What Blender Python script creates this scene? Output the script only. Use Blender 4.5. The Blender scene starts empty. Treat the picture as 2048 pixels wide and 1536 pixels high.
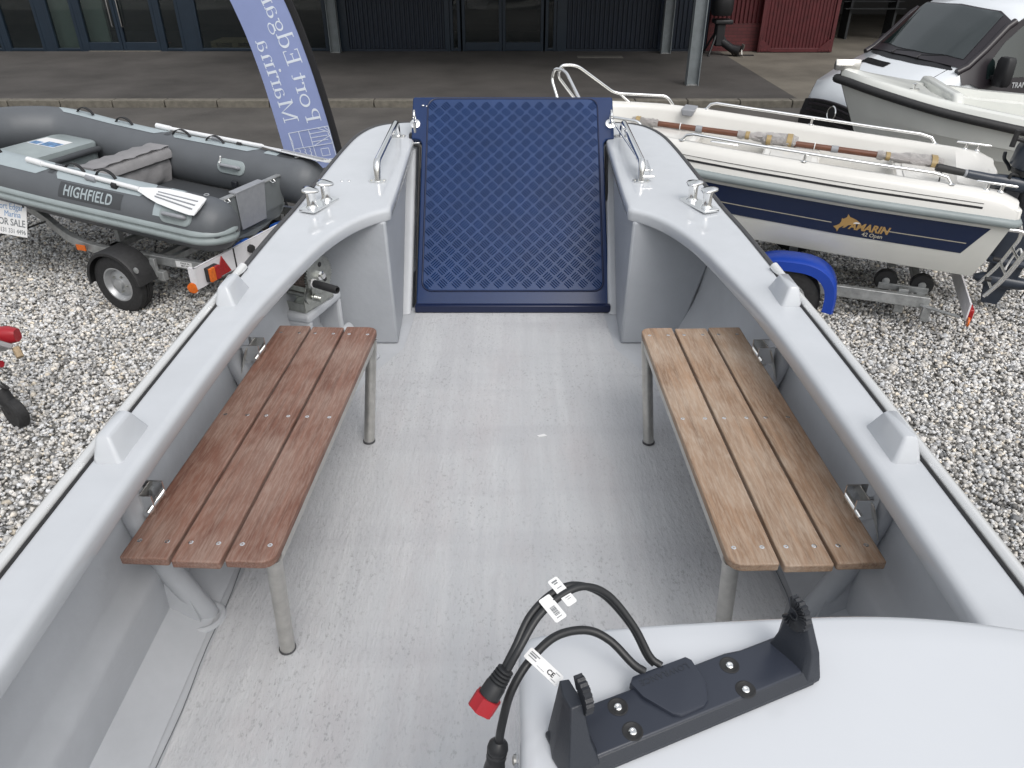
import bpy, bmesh, math, random
import numpy as np
from mathutils import Vector, Matrix
R = math.radians
random.seed(7)
SC = bpy.context.scene
COL = SC.collection

# ------------------------------------------------------------------ camera, sky, sun, exposure
cam = bpy.data.cameras.new("camera")
cam.sensor_width = 36.0
cam.lens = 36.0 * 1500 / 2048
cam.clip_end = 500
cam.clip_start = 0.05
camo = bpy.data.objects.new("camera", cam)
COL.objects.link(camo)
camo.location = (0, 0, 2.71)
camo.rotation_euler = (R(90 - 31.4), 0, 0)
SC.camera = camo

world = bpy.data.worlds.new("World")
SC.world = world
world.use_nodes = True
nt = world.node_tree
bg = nt.nodes["Background"]
sky = nt.nodes.new("ShaderNodeTexSky")
sky.sky_type = 'NISHITA'
sky.sun_disc = False
sky.sun_elevation = R(52)
sky.sun_rotation = R(150)
sky.air_density = 1.6
sky.dust_density = 4.0
hs = nt.nodes.new("ShaderNodeHueSaturation")
hs.inputs["Saturation"].default_value = 0.22
nt.links.new(sky.outputs[0], hs.inputs["Color"])
# soft broken overcast: large cloud patches modulate the sky
tc = nt.nodes.new("ShaderNodeTexCoord")
cn = nt.nodes.new("ShaderNodeTexNoise")
cn.inputs["Scale"].default_value = 2.2
cn.inputs["Detail"].default_value = 5
nt.links.new(tc.outputs["Generated"], cn.inputs["Vector"])
cr = nt.nodes.new("ShaderNodeMapRange")
cr.inputs["From Min"].default_value = 0.35
cr.inputs["From Max"].default_value = 0.65
cr.inputs["To Min"].default_value = 0.72
cr.inputs["To Max"].default_value = 1.25
nt.links.new(cn.outputs["Fac"], cr.inputs["Value"])
mx = nt.nodes.new("ShaderNodeMix")
mx.data_type = 'RGBA'
mx.blend_type = 'MULTIPLY'
mx.inputs[0].default_value = 1.0
nt.links.new(hs.outputs[0], mx.inputs[6])
nt.links.new(cr.outputs[0], mx.inputs[7])
sx_ = nt.nodes.new("ShaderNodeSeparateXYZ")
nt.links.new(tc.outputs["Generated"], sx_.inputs[0])
zr_ = nt.nodes.new("ShaderNodeMapRange")
zr_.inputs["From Min"].default_value = 0.0
zr_.inputs["From Max"].default_value = 0.8
zr_.inputs["To Min"].default_value = 0.95
zr_.inputs["To Max"].default_value = 1.55
nt.links.new(sx_.outputs[2], zr_.inputs["Value"])
m2 = nt.nodes.new("ShaderNodeMix")
m2.data_type = 'RGBA'
m2.blend_type = 'MULTIPLY'
m2.inputs[0].default_value = 1.0
nt.links.new(mx.outputs[2], m2.inputs[6])
nt.links.new(zr_.outputs[0], m2.inputs[7])
nt.links.new(m2.outputs[2], bg.inputs["Color"])
bg.inputs["Strength"].default_value = 0.15

sun = bpy.data.lights.new("sun", 'SUN')
sun.energy = 0.5
sun.angle = R(28)
sun.color = (1.0, 0.97, 0.93)
suno = bpy.data.objects.new("sun", sun)
COL.objects.link(suno)
suno.rotation_euler = (R(90 - 52), 0, R(180 - 150 + 150 - 180 + 20))
suno.location = (0, 0, 30)

SC.view_settings.view_transform = 'Standard'
SC.view_settings.look = 'None'
SC.view_settings.gamma = 1
SC.view_settings.exposure = -0.12

# ------------------------------------------------------------------ materials
def M(name, base, rough=0.5, metal=0.0, var=0.0, vscale=4.0, bump=0.0, bscale=60.0, stretch=(1, 1, 1),
      coat=0.0, rvar=0.0, base2=None, detail=5.0):
    m = bpy.data.materials.new(name)
    m.use_nodes = True
    n = m.node_tree.nodes
    l = m.node_tree.links
    p = n["Principled BSDF"]
    p.inputs["Base Color"].default_value = (*base, 1)
    p.inputs["Roughness"].default_value = rough
    p.inputs["Metallic"].default_value = metal
    p.inputs["Coat Weight"].default_value = coat
    p.inputs["Coat Roughness"].default_value = 0.06
    t = n.new("ShaderNodeTexCoord")
    mp = n.new("ShaderNodeMapping")
    mp.inputs["Scale"].default_value = stretch
    l.new(t.outputs["Object"], mp.inputs["Vector"])
    if var or base2 or rvar:
        a = n.new("ShaderNodeTexNoise")
        a.inputs["Scale"].default_value = vscale
        a.inputs["Detail"].default_value = detail
        a.inputs["Roughness"].default_value = 0.62
        l.new(mp.outputs[0], a.inputs["Vector"])
        r = n.new("ShaderNodeValToRGB")
        lo = tuple(max(0, c * (1 - var)) for c in base)
        hi = tuple(min(1, c * (1 + var)) for c in (base2 or base))
        r.color_ramp.elements[0].position = 0.3
        r.color_ramp.elements[1].position = 0.7
        r.color_ramp.elements[0].color = (*lo, 1)
        r.color_ramp.elements[1].color = (*hi, 1)
        l.new(a.outputs["Fac"], r.inputs[0])
        l.new(r.outputs[0], p.inputs["Base Color"])
        if rvar:
            q = n.new("ShaderNodeMapRange")
            q.inputs["To Min"].default_value = max(0.02, rough - rvar)
            q.inputs["To Max"].default_value = rough + rvar
            l.new(a.outputs["Fac"], q.inputs["Value"])
            l.new(q.outputs[0], p.inputs["Roughness"])
    if bump:
        b = n.new("ShaderNodeTexNoise")
        b.inputs["Scale"].default_value = bscale
        b.inputs["Detail"].default_value = 4
        l.new(mp.outputs[0], b.inputs["Vector"])
        bb = n.new("ShaderNodeBump")
        bb.inputs["Strength"].default_value = bump
        bb.inputs["Distance"].default_value = 0.01
        l.new(b.outputs["Fac"], bb.inputs["Height"])
        l.new(bb.outputs[0], p.inputs["Normal"])
    return m

def N(m):
    return m.node_tree.nodes, m.node_tree.links, m.node_tree.nodes["Principled BSDF"]

MAT = {}
MAT['gelcoat'] = M('grey_gelcoat', (0.51, 0.53, 0.557), 0.08, var=0.04, vscale=5, rvar=0.05, bump=0.02, bscale=7, detail=9)
MAT['liner'] = M('grey_topcoat', (0.445, 0.46, 0.483), 0.36, var=0.09, vscale=3, bump=0.16, bscale=22, detail=9, rvar=0.08)
MAT['rough_liner'] = M('rough_topcoat', (0.36, 0.378, 0.405), 0.5, var=0.06, vscale=3, bump=0.28, bscale=14, stretch=(1, 1, 1.4))
MAT['white_gel'] = M('white_gelcoat', (0.57, 0.59, 0.62), 0.08, var=0.02, vscale=2, rvar=0.03)
MAT['boat_white'] = M('boat_white', (0.66, 0.65, 0.62), 0.16, var=0.03, vscale=2, rvar=0.05)
MAT['boat_bottom'] = M('boat_bottom', (0.58, 0.58, 0.545), 0.25, var=0.05, vscale=2)
MAT['boat_grey'] = M('boat_pale_grey', (0.62, 0.63, 0.60), 0.2, var=0.03, vscale=2)
MAT['steel'] = M('polished_steel', (0.88, 0.88, 0.87), 0.13, 1.0, rvar=0.05, vscale=20)
MAT['bright_alu'] = M('bright_strip_metal', (0.84, 0.84, 0.83), 0.26, 0.55, rvar=0.06, vscale=14)
MAT['satin_steel'] = M('satin_steel', (0.55, 0.54, 0.51), 0.38, 0.9, var=0.12, vscale=30, rvar=0.1)
MAT['galv'] = M('galvanised_steel', (0.36, 0.37, 0.37), 0.5, 0.6, var=0.25, vscale=18, rvar=0.1)
MAT['zinc'] = M('zinc_plate', (0.42, 0.43, 0.40), 0.3, 0.9, var=0.2, vscale=40)
MAT['rubber'] = M('black_rubber', (0.018, 0.018, 0.019), 0.6, var=0.3, vscale=40, bump=0.1, bscale=120)
MAT['rubber_grey'] = M('grey_rubber_strip', (0.06, 0.06, 0.063), 0.55, var=0.2, vscale=30)
MAT['black_plastic'] = M('black_plastic', (0.016, 0.018, 0.023), 0.42, bump=0.1, bscale=500)
MAT['bracket'] = M('charcoal_plastic', (0.022, 0.026, 0.035), 0.45, bump=0.12, bscale=700, rvar=0.05, vscale=6)
MAT['bracket_gloss'] = M('charcoal_smooth_plastic', (0.028, 0.033, 0.047), 0.28)
MAT['cable'] = M('cable_black', (0.017, 0.018, 0.02), 0.42)
MAT['navy'] = M('navy_gelcoat', (0.008, 0.026, 0.092), 0.22, var=0.1, vscale=3, rvar=0.06)
MAT['tread'] = M('navy_tread', (0.0110, 0.0355, 0.117), 0.32, var=0.12, vscale=5, rvar=0.06)
MAT['tread_bar'] = M('navy_tread_bar', (0.0105, 0.034, 0.112), 0.36, var=0.12, vscale=5)
for k_ in ('tread_bar', 'tread', 'navy'): MAT[k_].node_tree.nodes['Principled BSDF'].inputs['Specular IOR Level'].default_value = 0.3
MAT['navy_shade'] = M('navy_shadow_lip', (0.006, 0.012, 0.045), 0.3)  # darker navy copy, shade at the ramp foot and groove painted in
MAT['hyp'] = M('grey_hypalon', (0.098, 0.106, 0.116), 0.5, var=0.07, vscale=4, bump=0.05, bscale=300)
MAT['hyp_dark'] = M('dark_hypalon', (0.05, 0.054, 0.059), 0.5, var=0.07, vscale=4)
MAT['hyp_light'] = M('pale_hypalon', (0.33, 0.38, 0.40), 0.5, var=0.05, vscale=5)
MAT['strake'] = M('pale_strake', (0.27, 0.31, 0.315), 0.4, var=0.08, vscale=6)
MAT['bag'] = M('grey_cordura', (0.25, 0.245, 0.25), 0.75, var=0.12, vscale=9, bump=0.6, bscale=9)
MAT['alu_grey'] = M('grey_painted_alu', (0.16, 0.175, 0.18), 0.45, var=0.1, vscale=5)
MAT['pad_grey'] = M('engine_pad', (0.26, 0.27, 0.29), 0.5, var=0.08, vscale=20)
MAT['oar_white'] = M('oar_white', (0.72, 0.73, 0.74), 0.3)
MAT['white'] = M('white_plastic', (0.74, 0.74, 0.74), 0.4)
MAT['white_dirty'] = M('white_board', (0.68, 0.67, 0.69), 0.45, var=0.08, vscale=6)
MAT['paper'] = M('label_paper', (0.72, 0.72, 0.72), 0.55)
MAT['ink'] = M('black_ink', (0.02, 0.02, 0.022), 0.6)
MAT['ink_grey'] = M('grey_ink', (0.16, 0.17, 0.18), 0.6)
MAT['ink_blue'] = M('blue_ink', (0.18, 0.30, 0.50), 0.6)
MAT['red_plastic'] = M('red_plastic', (0.33, 0.012, 0.02), 0.35)
MAT['red_lens'] = M('red_lens', (0.32, 0.01, 0.012), 0.2, var=0.3, vscale=60)
MAT['amber'] = M('amber_lens', (0.62, 0.13, 0.012), 0.22, var=0.2, vscale=60)
MAT['blue_plastic'] = M('blue_plastic', (0.008, 0.045, 0.32), 0.3, var=0.08, vscale=5)
MAT['blue_roller'] = M('blue_roller', (0.006, 0.07, 0.33), 0.4)
MAT['rim_silver'] = M('rim_silver', (0.42, 0.43, 0.44), 0.4, 0.6, var=0.1, vscale=20)
MAT['tyre'] = M('tyre_rubber', (0.020, 0.020, 0.021), 0.7, var=0.3, vscale=30, bump=0.3, bscale=60)
MAT['flag'] = M('periwinkle_fabric', (0.235, 0.285, 0.50), 0.75, var=0.05, vscale=3, bump=0.1, bscale=5)
MAT['flag_print'] = M('white_print', (0.66, 0.71, 0.78), 0.7)
MAT['sleeve'] = M('black_fabric', (0.010, 0.010, 0.012), 0.85, bump=0.4, bscale=60)
MAT['decal_navy'] = M('navy_decal', (0.006, 0.014, 0.045), 0.18)
MAT['gold'] = M('gold_print', (0.36, 0.22, 0.075), 0.45)
MAT['beige_line'] = M('beige_print', (0.40, 0.37, 0.30), 0.45)
MAT['rub_grey'] = M('grey_rubrail', (0.24, 0.275, 0.28), 0.4, var=0.06, vscale=6)
MAT['oar_wood'] = M('varnished_wood', (0.135, 0.052, 0.028), 0.3, var=0.25, vscale=12, stretch=(1, 8, 8))
MAT['tape'] = M('brown_tape', (0.33, 0.24, 0.11), 0.4)
MAT['engine'] = M('engine_blue_grey', (0.028, 0.036, 0.052), 0.3, var=0.1, vscale=5)
MAT['van_white'] = M('van_white_paint', (0.70, 0.73, 0.76), 0.12, coat=0.6)
MAT['van_black'] = M('van_black_trim', (0.012, 0.012, 0.014), 0.5, bump=0.05, bscale=200)
MAT['pillar'] = M('van_dark_pillar', (0.022, 0.018, 0.022), 0.3)
MAT['clad'] = M('navy_cladding', (0.010, 0.017, 0.030), 0.45, var=0.15, vscale=3)
MAT['frame_navy'] = M('navy_window_frame', (0.012, 0.022, 0.036), 0.35, var=0.1, vscale=5)
MAT['interior'] = M('dark_interior', (0.03, 0.032, 0.035), 0.8, var=0.2, vscale=2)
MAT['partition'] = M('pale_partition', (0.48, 0.54, 0.50), 0.7, var=0.06, vscale=2)
MAT['timber'] = M('pallet_timber', (0.36, 0.27, 0.17), 0.8, var=0.2, vscale=8, stretch=(1, 6, 6))
MAT['red_metal'] = M('red_painted_metal', (0.075, 0.010, 0.013), 0.5, var=0.25, vscale=7, rvar=0.1)
MAT['col_grey'] = M('grey_column_paint', (0.17, 0.19, 0.20), 0.5, var=0.2, vscale=4)
MAT['kerb'] = M('kerb_concrete', (0.135, 0.124, 0.103), 0.85, var=0.25, vscale=9, bump=0.4, bscale=80)
MAT['bollard'] = M('bollard_grey', (0.12, 0.12, 0.115), 0.7, var=0.3, vscale=14)
MAT['cover'] = M('cover_plate', (0.15, 0.14, 0.125), 0.6, var=0.2, vscale=10)
MAT['print_blue'] = M('leaflet_print', (0.10, 0.20, 0.36), 0.4, var=0.8, vscale=22)
MAT['rope'] = M('winch_rope', (0.24, 0.19, 0.165), 0.85, var=0.35, vscale=90, bump=0.8, bscale=220)

def glass_mat(name, tint, alpha_mix=0.35):
    m = bpy.data.materials.new(name)
    m.use_nodes = True
    n, l, p = N(m)
    p.inputs["Base Color"].default_value = (*tint, 1)
    p.inputs["Roughness"].default_value = 0.02
    p.inputs["IOR"].default_value = 2.0
    tr = n.new("ShaderNodeBsdfTransparent")
    tr.inputs[0].default_value = (0.8, 0.86, 0.85, 1)
    ms = n.new("ShaderNodeMixShader")
    ms.inputs[0].default_value = 1 - alpha_mix
    l.new(tr.outputs[0], ms.inputs[1])
    l.new(p.outputs[0], ms.inputs[2])
    l.new(ms.outputs[0], n["Material Output"].inputs[0])
    return m
MAT['glass'] = glass_mat('window_glass', (0.012, 0.016, 0.018), 0.62)
MAT['van_glass'] = glass_mat('van_glass', (0.012, 0.022, 0.022), 0.2)
N(MAT['van_glass'])[2].inputs['IOR'].default_value = 2.1
MAT['film'] = glass_mat('bubble_wrap', (0.70, 0.66, 0.64), 0.22)
n, l, p = N(MAT['film'])
p.inputs["Roughness"].default_value = 0.35
bn = n.new("ShaderNodeTexNoise"); bn.inputs["Scale"].default_value = 45
bb = n.new("ShaderNodeBump"); bb.inputs["Strength"].default_value = 1.0; bb.inputs["Distance"].default_value = 0.02
l.new(bn.outputs[0], bb.inputs["Height"]); l.new(bb.outputs[0], p.inputs["Normal"])

def wood_mat(name, dark, light, pale, pale_amt, red=None):
    """weathered slats: grain runs along local Y"""
    m = bpy.data.materials.new(name)
    m.use_nodes = True
    n, l, p = N(m)
    t = n.new("ShaderNodeTexCoord")
    def noise(scale, st, detail=6, rough=0.6):
        mp = n.new("ShaderNodeMapping"); mp.inputs["Scale"].default_value = st
        l.new(t.outputs["Object"], mp.inputs["Vector"])
        x = n.new("ShaderNodeTexNoise")
        x.inputs["Scale"].default_value = scale; x.inputs["Detail"].default_value = detail; x.inputs["Roughness"].default_value = rough
        l.new(mp.outputs[0], x.inputs["Vector"])
        return x
    def ramp(fac, c0, c1, p0, p1):
        r = n.new("ShaderNodeValToRGB")
        r.color_ramp.elements[0].color = (*c0, 1); r.color_ramp.elements[1].color = (*c1, 1)
        r.color_ramp.elements[0].position = p0; r.color_ramp.elements[1].position = p1
        l.new(fac, r.inputs[0]); return r
    def mix(f, a, b):
        x = n.new("ShaderNodeMix"); x.data_type = 'RGBA'
        l.new(f, x.inputs[0]); l.new(a, x.inputs[6]); l.new(b, x.inputs[7]); return x.outputs[2]
    fine = noise(70, (1, 0.045, 1), 6)
    broad = noise(16, (1, 0.12, 1), 3)
    patch = noise(4.5, (1, 0.7, 1), 4)
    dash = noise(190, (1, 0.09, 1), 3, 0.7)
    base = ramp(broad.outputs[0], dark, light, 0.3, 0.72)
    grain = ramp(fine.outputs[0], tuple(c * 0.55 for c in dark), tuple(min(1, c * 1.3) for c in light), 0.28, 0.72)
    f1 = n.new("ShaderNodeValue"); f1.outputs[0].default_value = 0.5
    c = mix(f1.outputs[0], base.outputs[0], grain.outputs[0])
    # worn pale bloom in patches, broken by dashes along the grain
    mr = n.new("ShaderNodeMapRange")
    mr.inputs["From Min"].default_value = 0.42; mr.inputs["From Max"].default_value = 0.66
    mr.inputs["To Max"].default_value = pale_amt
    l.new(patch.outputs[0], mr.inputs["Value"])
    mr2 = n.new("ShaderNodeMapRange")
    mr2.inputs["From Min"].default_value = 0.44; mr2.inputs["From Max"].default_value = 0.62
    l.new(dash.outputs[0], mr2.inputs["Value"])
    mu = n.new("ShaderNodeMath"); mu.operation = 'MULTIPLY_ADD'
    l.new(mr2.outputs[0], mu.inputs[0]); mu.inputs[1].default_value = 0.38
    l.new(mr.outputs[0], mu.inputs[2])
    pc = n.new("ShaderNodeRGB"); pc.outputs[0].default_value = (*pale, 1)
    c = mix(mu.outputs[0], c, pc.outputs[0])
    l.new(c, p.inputs["Base Color"])
    p.inputs["Roughness"].default_value = 0.62
    b = n.new("ShaderNodeBump"); b.inputs["Strength"].default_value = 0.35; b.inputs["Distance"].default_value = 0.004
    l.new(fine.outputs[0], b.inputs["Height"])
    l.new(b.outputs[0], p.inputs["Normal"])
    return m
MAT['mahogany'] = wood_mat('reddish_slat_wood', (0.118, 0.050, 0.033), (0.205, 0.098, 0.068), (0.31, 0.225, 0.185), 0.45)
MAT['teak'] = wood_mat('tan_slat_wood', (0.19, 0.108, 0.062), (0.345, 0.225, 0.145), (0.45, 0.37, 0.295), 0.5)

def deck_mat():
    m = bpy.data.materials.new('worn_deck_paint')
    m.use_nodes = True
    n, l, p = N(m)
    t = n.new("ShaderNodeTexCoord")
    def noise(scale, st, detail=6, rough=0.6):
        mp = n.new("ShaderNodeMapping"); mp.inputs["Scale"].default_value = st
        l.new(t.outputs["Object"], mp.inputs["Vector"])
        x = n.new("ShaderNodeTexNoise")
        x.inputs["Scale"].default_value = scale; x.inputs["Detail"].default_value = detail; x.inputs["Roughness"].default_value = rough
        l.new(mp.outputs[0], x.inputs["Vector"]); return x
    def mr(v, a, b, c=0, d=1):
        x = n.new("ShaderNodeMapRange")
        x.inputs["From Min"].default_value = a; x.inputs["From Max"].default_value = b
        x.inputs["To Min"].default_value = c; x.inputs["To Max"].default_value = d
        l.new(v, x.inputs["Value"]); return x.outputs[0]
    def mul(a, b):
        x = n.new("ShaderNodeMath"); x.operation = 'MULTIPLY'
        l.new(a, x.inputs[0]); l.new(b, x.inputs[1]); return x.outputs[0]
    def mix(f, a, col):
        x = n.new("ShaderNodeMix"); x.data_type = 'RGBA'
        l.new(f, x.inputs[0])
        if isinstance(a, tuple): x.inputs[6].default_value = (*a, 1)
        else: l.new(a, x.inputs[6])
        x.inputs[7].default_value = (*col, 1); return x.outputs[2]
    patch = noise(1.6, (1, 0.8, 1), 6)
    streak = noise(22, (1, 0.07, 1), 5)
    worn = noise(3.2, (1, 0.35, 1), 7, 0.7)
    pits = noise(120, (1, 0.55, 1), 3, 0.6)
    pits2 = noise(2.4, (1.4, 0.7, 1), 5, 0.65)
    c = mix(mr(patch.outputs[0], 0.35, 0.65), (0.46, 0.47, 0.485), (0.51, 0.515, 0.525))
    c = mix(mr(streak.outputs[0], 0.42, 0.68, 0, 0.38), c, (0.60, 0.605, 0.61))
    st2 = noise(9, (1, 0.05, 1), 4)
    c = mix(mr(st2.outputs[0], 0.48, 0.66, 0, 0.28), c, (0.41, 0.405, 0.42))
    lap = noise(5, (0.12, 1, 1), 3)
    c = mix(mr(lap.outputs[0], 0.50, 0.62, 0, 0.30), c, (0.40, 0.40, 0.42))
    c = mix(mr(worn.outputs[0], 0.50, 0.68, 0, 0.32), c, (0.44, 0.40, 0.405))
    c = mix(mul(mr(pits.outputs[0], 0.56, 0.68), mr(pits2.outputs[0], 0.40, 0.62, 0.08, 0.5)), c, (0.19, 0.19, 0.195))
    l.new(c, p.inputs["Base Color"])
    p.inputs["Roughness"].default_value = 0.52
    g = noise(75, (1, 0.3, 1), 5, 0.65)
    b = n.new("ShaderNodeBump"); b.inputs["Strength"].default_value = 0.85; b.inputs["Distance"].default_value = 0.006
    l.new(g.outputs[0], b.inputs["Height"])
    l.new(b.outputs[0], p.inputs["Normal"])
    return m
MAT['deck'] = deck_mat()

def ground_mat(name, c0, c1, speck, bump):
    m = M(name, c0, 0.85, var=0.18, vscale=0.7, base2=c1, detail=8)
    n, l, p = N(m)
    t = n.new("ShaderNodeTexCoord")
    v = n.new("ShaderNodeTexNoise"); v.inputs["Scale"].default_value = 55; v.inputs["Detail"].default_value = 3
    l.new(t.outputs["Object"], v.inputs["Vector"])
    x = n.new("ShaderNodeMapRange")
    x.inputs["From Min"].default_value = 0.62; x.inputs["From Max"].default_value = 0.74
    x.inputs["To Max"].default_value = 0.75
    l.new(v.outputs[0], x.inputs["Value"])
    mm = n.new("ShaderNodeMix"); mm.data_type = 'RGBA'
    src = p.inputs["Base Color"].links[0].from_socket
    l.new(x.outputs[0], mm.inputs[0]); l.new(src, mm.inputs[6]); mm.inputs[7].default_value = (*speck, 1)
    l.new(mm.outputs[2], p.inputs["Base Color"])
    b = n.new("ShaderNodeBump"); b.inputs["Strength"].default_value = bump; b.inputs["Distance"].default_value = 0.01
    l.new(v.outputs[0], b.inputs["Height"]); l.new(b.outputs[0], p.inputs["Normal"])
    return m
MAT['tarmac'] = ground_mat('brown_tarmac', (0.062, 0.057, 0.052), (0.090, 0.083, 0.076), (0.17, 0.155, 0.14), 0.5)
MAT['apron'] = ground_mat('dark_asphalt', (0.046, 0.042, 0.038), (0.066, 0.060, 0.056), (0.09, 0.085, 0.08), 0.3)
MAT['concrete'] = ground_mat('old_concrete', (0.105, 0.093, 0.076), (0.15, 0.135, 0.11), (0.19, 0.175, 0.15), 0.4)
MAT['bed'] = ground_mat('gravel_bed', (0.19, 0.185, 0.17), (0.30, 0.29, 0.27), (0.50, 0.49, 0.47), 0.8)

def stone_mat():
    m = bpy.data.materials.new('limestone_chips')
    m.use_nodes = True
    n, l, p = N(m)
    a = n.new("ShaderNodeVertexColor"); a.layer_name = "tone"
    t = n.new("ShaderNodeTexCoord")
    v = n.new("ShaderNodeTexNoise"); v.inputs["Scale"].default_value = 70
    l.new(t.outputs["Object"], v.inputs["Vector"])
    r = n.new("ShaderNodeMapRange"); r.inputs["To Min"].default_value = 0.75; r.inputs["To Max"].default_value = 1.2
    l.new(v.outputs[0], r.inputs["Value"])
    mm = n.new("ShaderNodeMix"); mm.data_type = 'RGBA'; mm.blend_type = 'MULTIPLY'; mm.inputs[0].default_value = 1
    l.new(a.outputs[0], mm.inputs[6]); l.new(r.outputs[0], mm.inputs[7])
    l.new(mm.outputs[2], p.inputs["Base Color"])
    p.inputs["Roughness"].default_value = 0.8
    return m
MAT['stone'] = stone_mat()

def brick_mat():
    m = bpy.data.materials.new('red_painted_brick')
    m.use_nodes = True
    n, l, p = N(m)
    t = n.new("ShaderNodeTexCoord")
    mp = n.new("ShaderNodeMapping"); mp.inputs["Rotation"].default_value = (R(-90), 0, 0)
    l.new(t.outputs["Object"], mp.inputs["Vector"])
    b = n.new("ShaderNodeTexBrick"); b.inputs["Scale"].default_value = 1
    b.inputs["Brick Width"].default_value = 0.22; b.inputs["Row Height"].default_value = 0.075; b.inputs["Mortar Size"].default_value = 0.008
    b.inputs["Color1"].default_value = (0.10, 0.018, 0.02, 1); b.inputs["Color2"].default_value = (0.075, 0.014, 0.016, 1)
    b.inputs["Mortar"].default_value = (0.05, 0.012, 0.013, 1)
    l.new(mp.outputs[0], b.inputs["Vector"]); l.new(b.outputs[0], p.inputs["Base Color"])
    p.inputs["Roughness"].default_value = 0.7
    return m
MAT['brick'] = brick_mat()

# ------------------------------------------------------------------ mesh helpers
def V(*a):
    return Vector(a)

class MB:
    def __init__(self):
        self.v = []; self.f = []
    def add(self, vs, fs):
        o = len(self.v)
        self.v += [tuple(x) for x in vs]
        self.f += [tuple(i + o for i in f) for f in fs]
        return self
    def box(self, c, s, rot=None, taper=None):
        hx, hy, hz = s[0] / 2, s[1] / 2, s[2] / 2
        pts = []
        for z in (-1, 1):
            k = (taper if (taper and z > 0) else (1, 1))
            for x, y in ((-1, -1), (1, -1), (1, 1), (-1, 1)):
                p = Vector((x * hx * k[0], y * hy * k[1], z * hz))
                if rot is not None: p = rot @ p
                pts.append(p + Vector(c))
        return self.add(pts, [(3, 2, 1, 0), (4, 5, 6, 7), (0, 1, 5, 4), (1, 2, 6, 5), (2, 3, 7, 6), (3, 0, 4, 7)])
    def box2(self, a, b):
        return self.box([(a[i] + b[i]) / 2 for i in range(3)], [abs(b[i] - a[i]) for i in range(3)])
    def loft(self, rings, closed=True, caps=True):
        n = len(rings[0]); o = []; fs = []
        for r in rings: o += list(r)
        m = n if closed else n - 1
        for i in range(len(rings) - 1):
            for j in range(m):
                a = i * n + j; b = i * n + (j + 1) % n
                fs.append((a, b, b + n, a + n))
        if caps and closed:
            fs.append(tuple(range(n))[::-1])
            fs.append(tuple(range((len(rings) - 1) * n, len(rings) * n)))
        return self.add(o, fs)
    def tube(self, path, r, n=12, closed=False, caps=True, up=None):
        P = [Vector(p) for p in path]
        k = len(P); rs = r if isinstance(r, (list, tuple)) else [r] * k
        T = []
        for i in range(k):
            if closed: t = P[(i + 1) % k] - P[i - 1]
            else: t = P[min(i + 1, k - 1)] - P[max(i - 1, 0)]
            T.append(t.normalized() if t.length > 1e-9 else Vector((0, 0, 1)))
        a = Vector(up) if up else (Vector((0, 0, 1)) if abs(T[0].z) < 0.9 else Vector((1, 0, 0)))
        nrm = (a - T[0] * a.dot(T[0])).normalized()
        rings = []
        for i in range(k):
            if i:
                nrm = nrm - T[i] * nrm.dot(T[i])
                nrm.normalize()
            bi = T[i].cross(nrm)
            rings.append([P[i] + (nrm * math.cos(q) + bi * math.sin(q)) * rs[i] for q in [2 * math.pi * j / n for j in range(n)]])
        if closed: rings.append(rings[0]); caps = False
        return self.loft(rings, True, caps)
    def cyl(self, a, b, r, r2=None, n=16):
        return self.tube([a, b], [r, r if r2 is None else r2], n)
    def lathe(self, prof, org, axis, n=24, caps=True):
        """prof: list of (radius, distance along axis)"""
        ax = Vector(axis).normalized()
        u = ax.orthogonal().normalized(); w = ax.cross(u)
        rings = []
        for rr, d in prof:
            rings.append([Vector(org) + ax * d + (u * math.cos(q) + w * math.sin(q)) * max(rr, 1e-4) for q in [2 * math.pi * j / n for j in range(n)]])
        return self.loft(rings, True, caps)
    def prism(self, poly, org, ux, uy, depth):
        """polygon in the plane (ux, uy), extruded by the vector depth"""
        ux, uy, d, o = Vector(ux), Vector(uy), Vector(depth), Vector(org)
        a = [o + ux * p[0] + uy * p[1] for p in poly]
        b = [p + d for p in a]
        n = len(a)
        return self.add(a + b, [tuple(range(n))[::-1], tuple(range(n, 2 * n))] + [(i, (i + 1) % n, (i + 1) % n + n, i + n) for i in range(n)])
    def sphere(self, c, r, n=14, sc=(1, 1, 1)):
        prof = [(math.sin(math.pi * i / 8), -math.cos(math.pi * i / 8)) for i in range(9)]
        rings = [[Vector((c[0] + r * sc[0] * a * math.cos(q), c[1] + r * sc[1] * a * math.sin(q), c[2] + r * sc[2] * z))
                  for q in [2 * math.pi * j / n for j in range(n)]] for a, z in [(max(p[0], 1e-3), p[1]) for p in prof]]
        return self.loft(rings, True, True)
    def build(self, name, mat, parent=None, world=False, bevel=0.0, angle=38, seg=2, flat=False, root=None):
        me = bpy.data.meshes.new(name)
        vs = self.v
        if world and parent is not None:
            rt = parent
            while rt.parent is not None: rt = rt.parent
            mi = (Matrix.LocRotScale(rt.location, rt.rotation_euler, None)).inverted()
            vs = [mi @ Vector(x) for x in vs]
        me.from_pydata([tuple(x) for x in vs], [], self.f)
        bm = bmesh.new(); bm.from_mesh(me)
        bmesh.ops.remove_doubles(bm, verts=bm.verts, dist=1e-6)
        bmesh.ops.recalc_face_normals(bm, faces=bm.faces)
        bm.to_mesh(me); bm.free()
        if not flat:
            for p in me.polygons: p.use_smooth = True
            me.set_sharp_from_angle(angle=R(angle))
        me.materials.append(MAT[mat] if isinstance(mat, str) else mat)
        o = bpy.data.objects.new(name, me)
        COL.objects.link(o)
        if parent is not None: o.parent = parent
        if bevel:
            b = o.modifiers.new("bevel", 'BEVEL'); b.width = bevel; b.segments = seg; b.limit_method = 'ANGLE'; b.angle_limit = R(35)
            b.harden_normals = False
        return o

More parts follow.
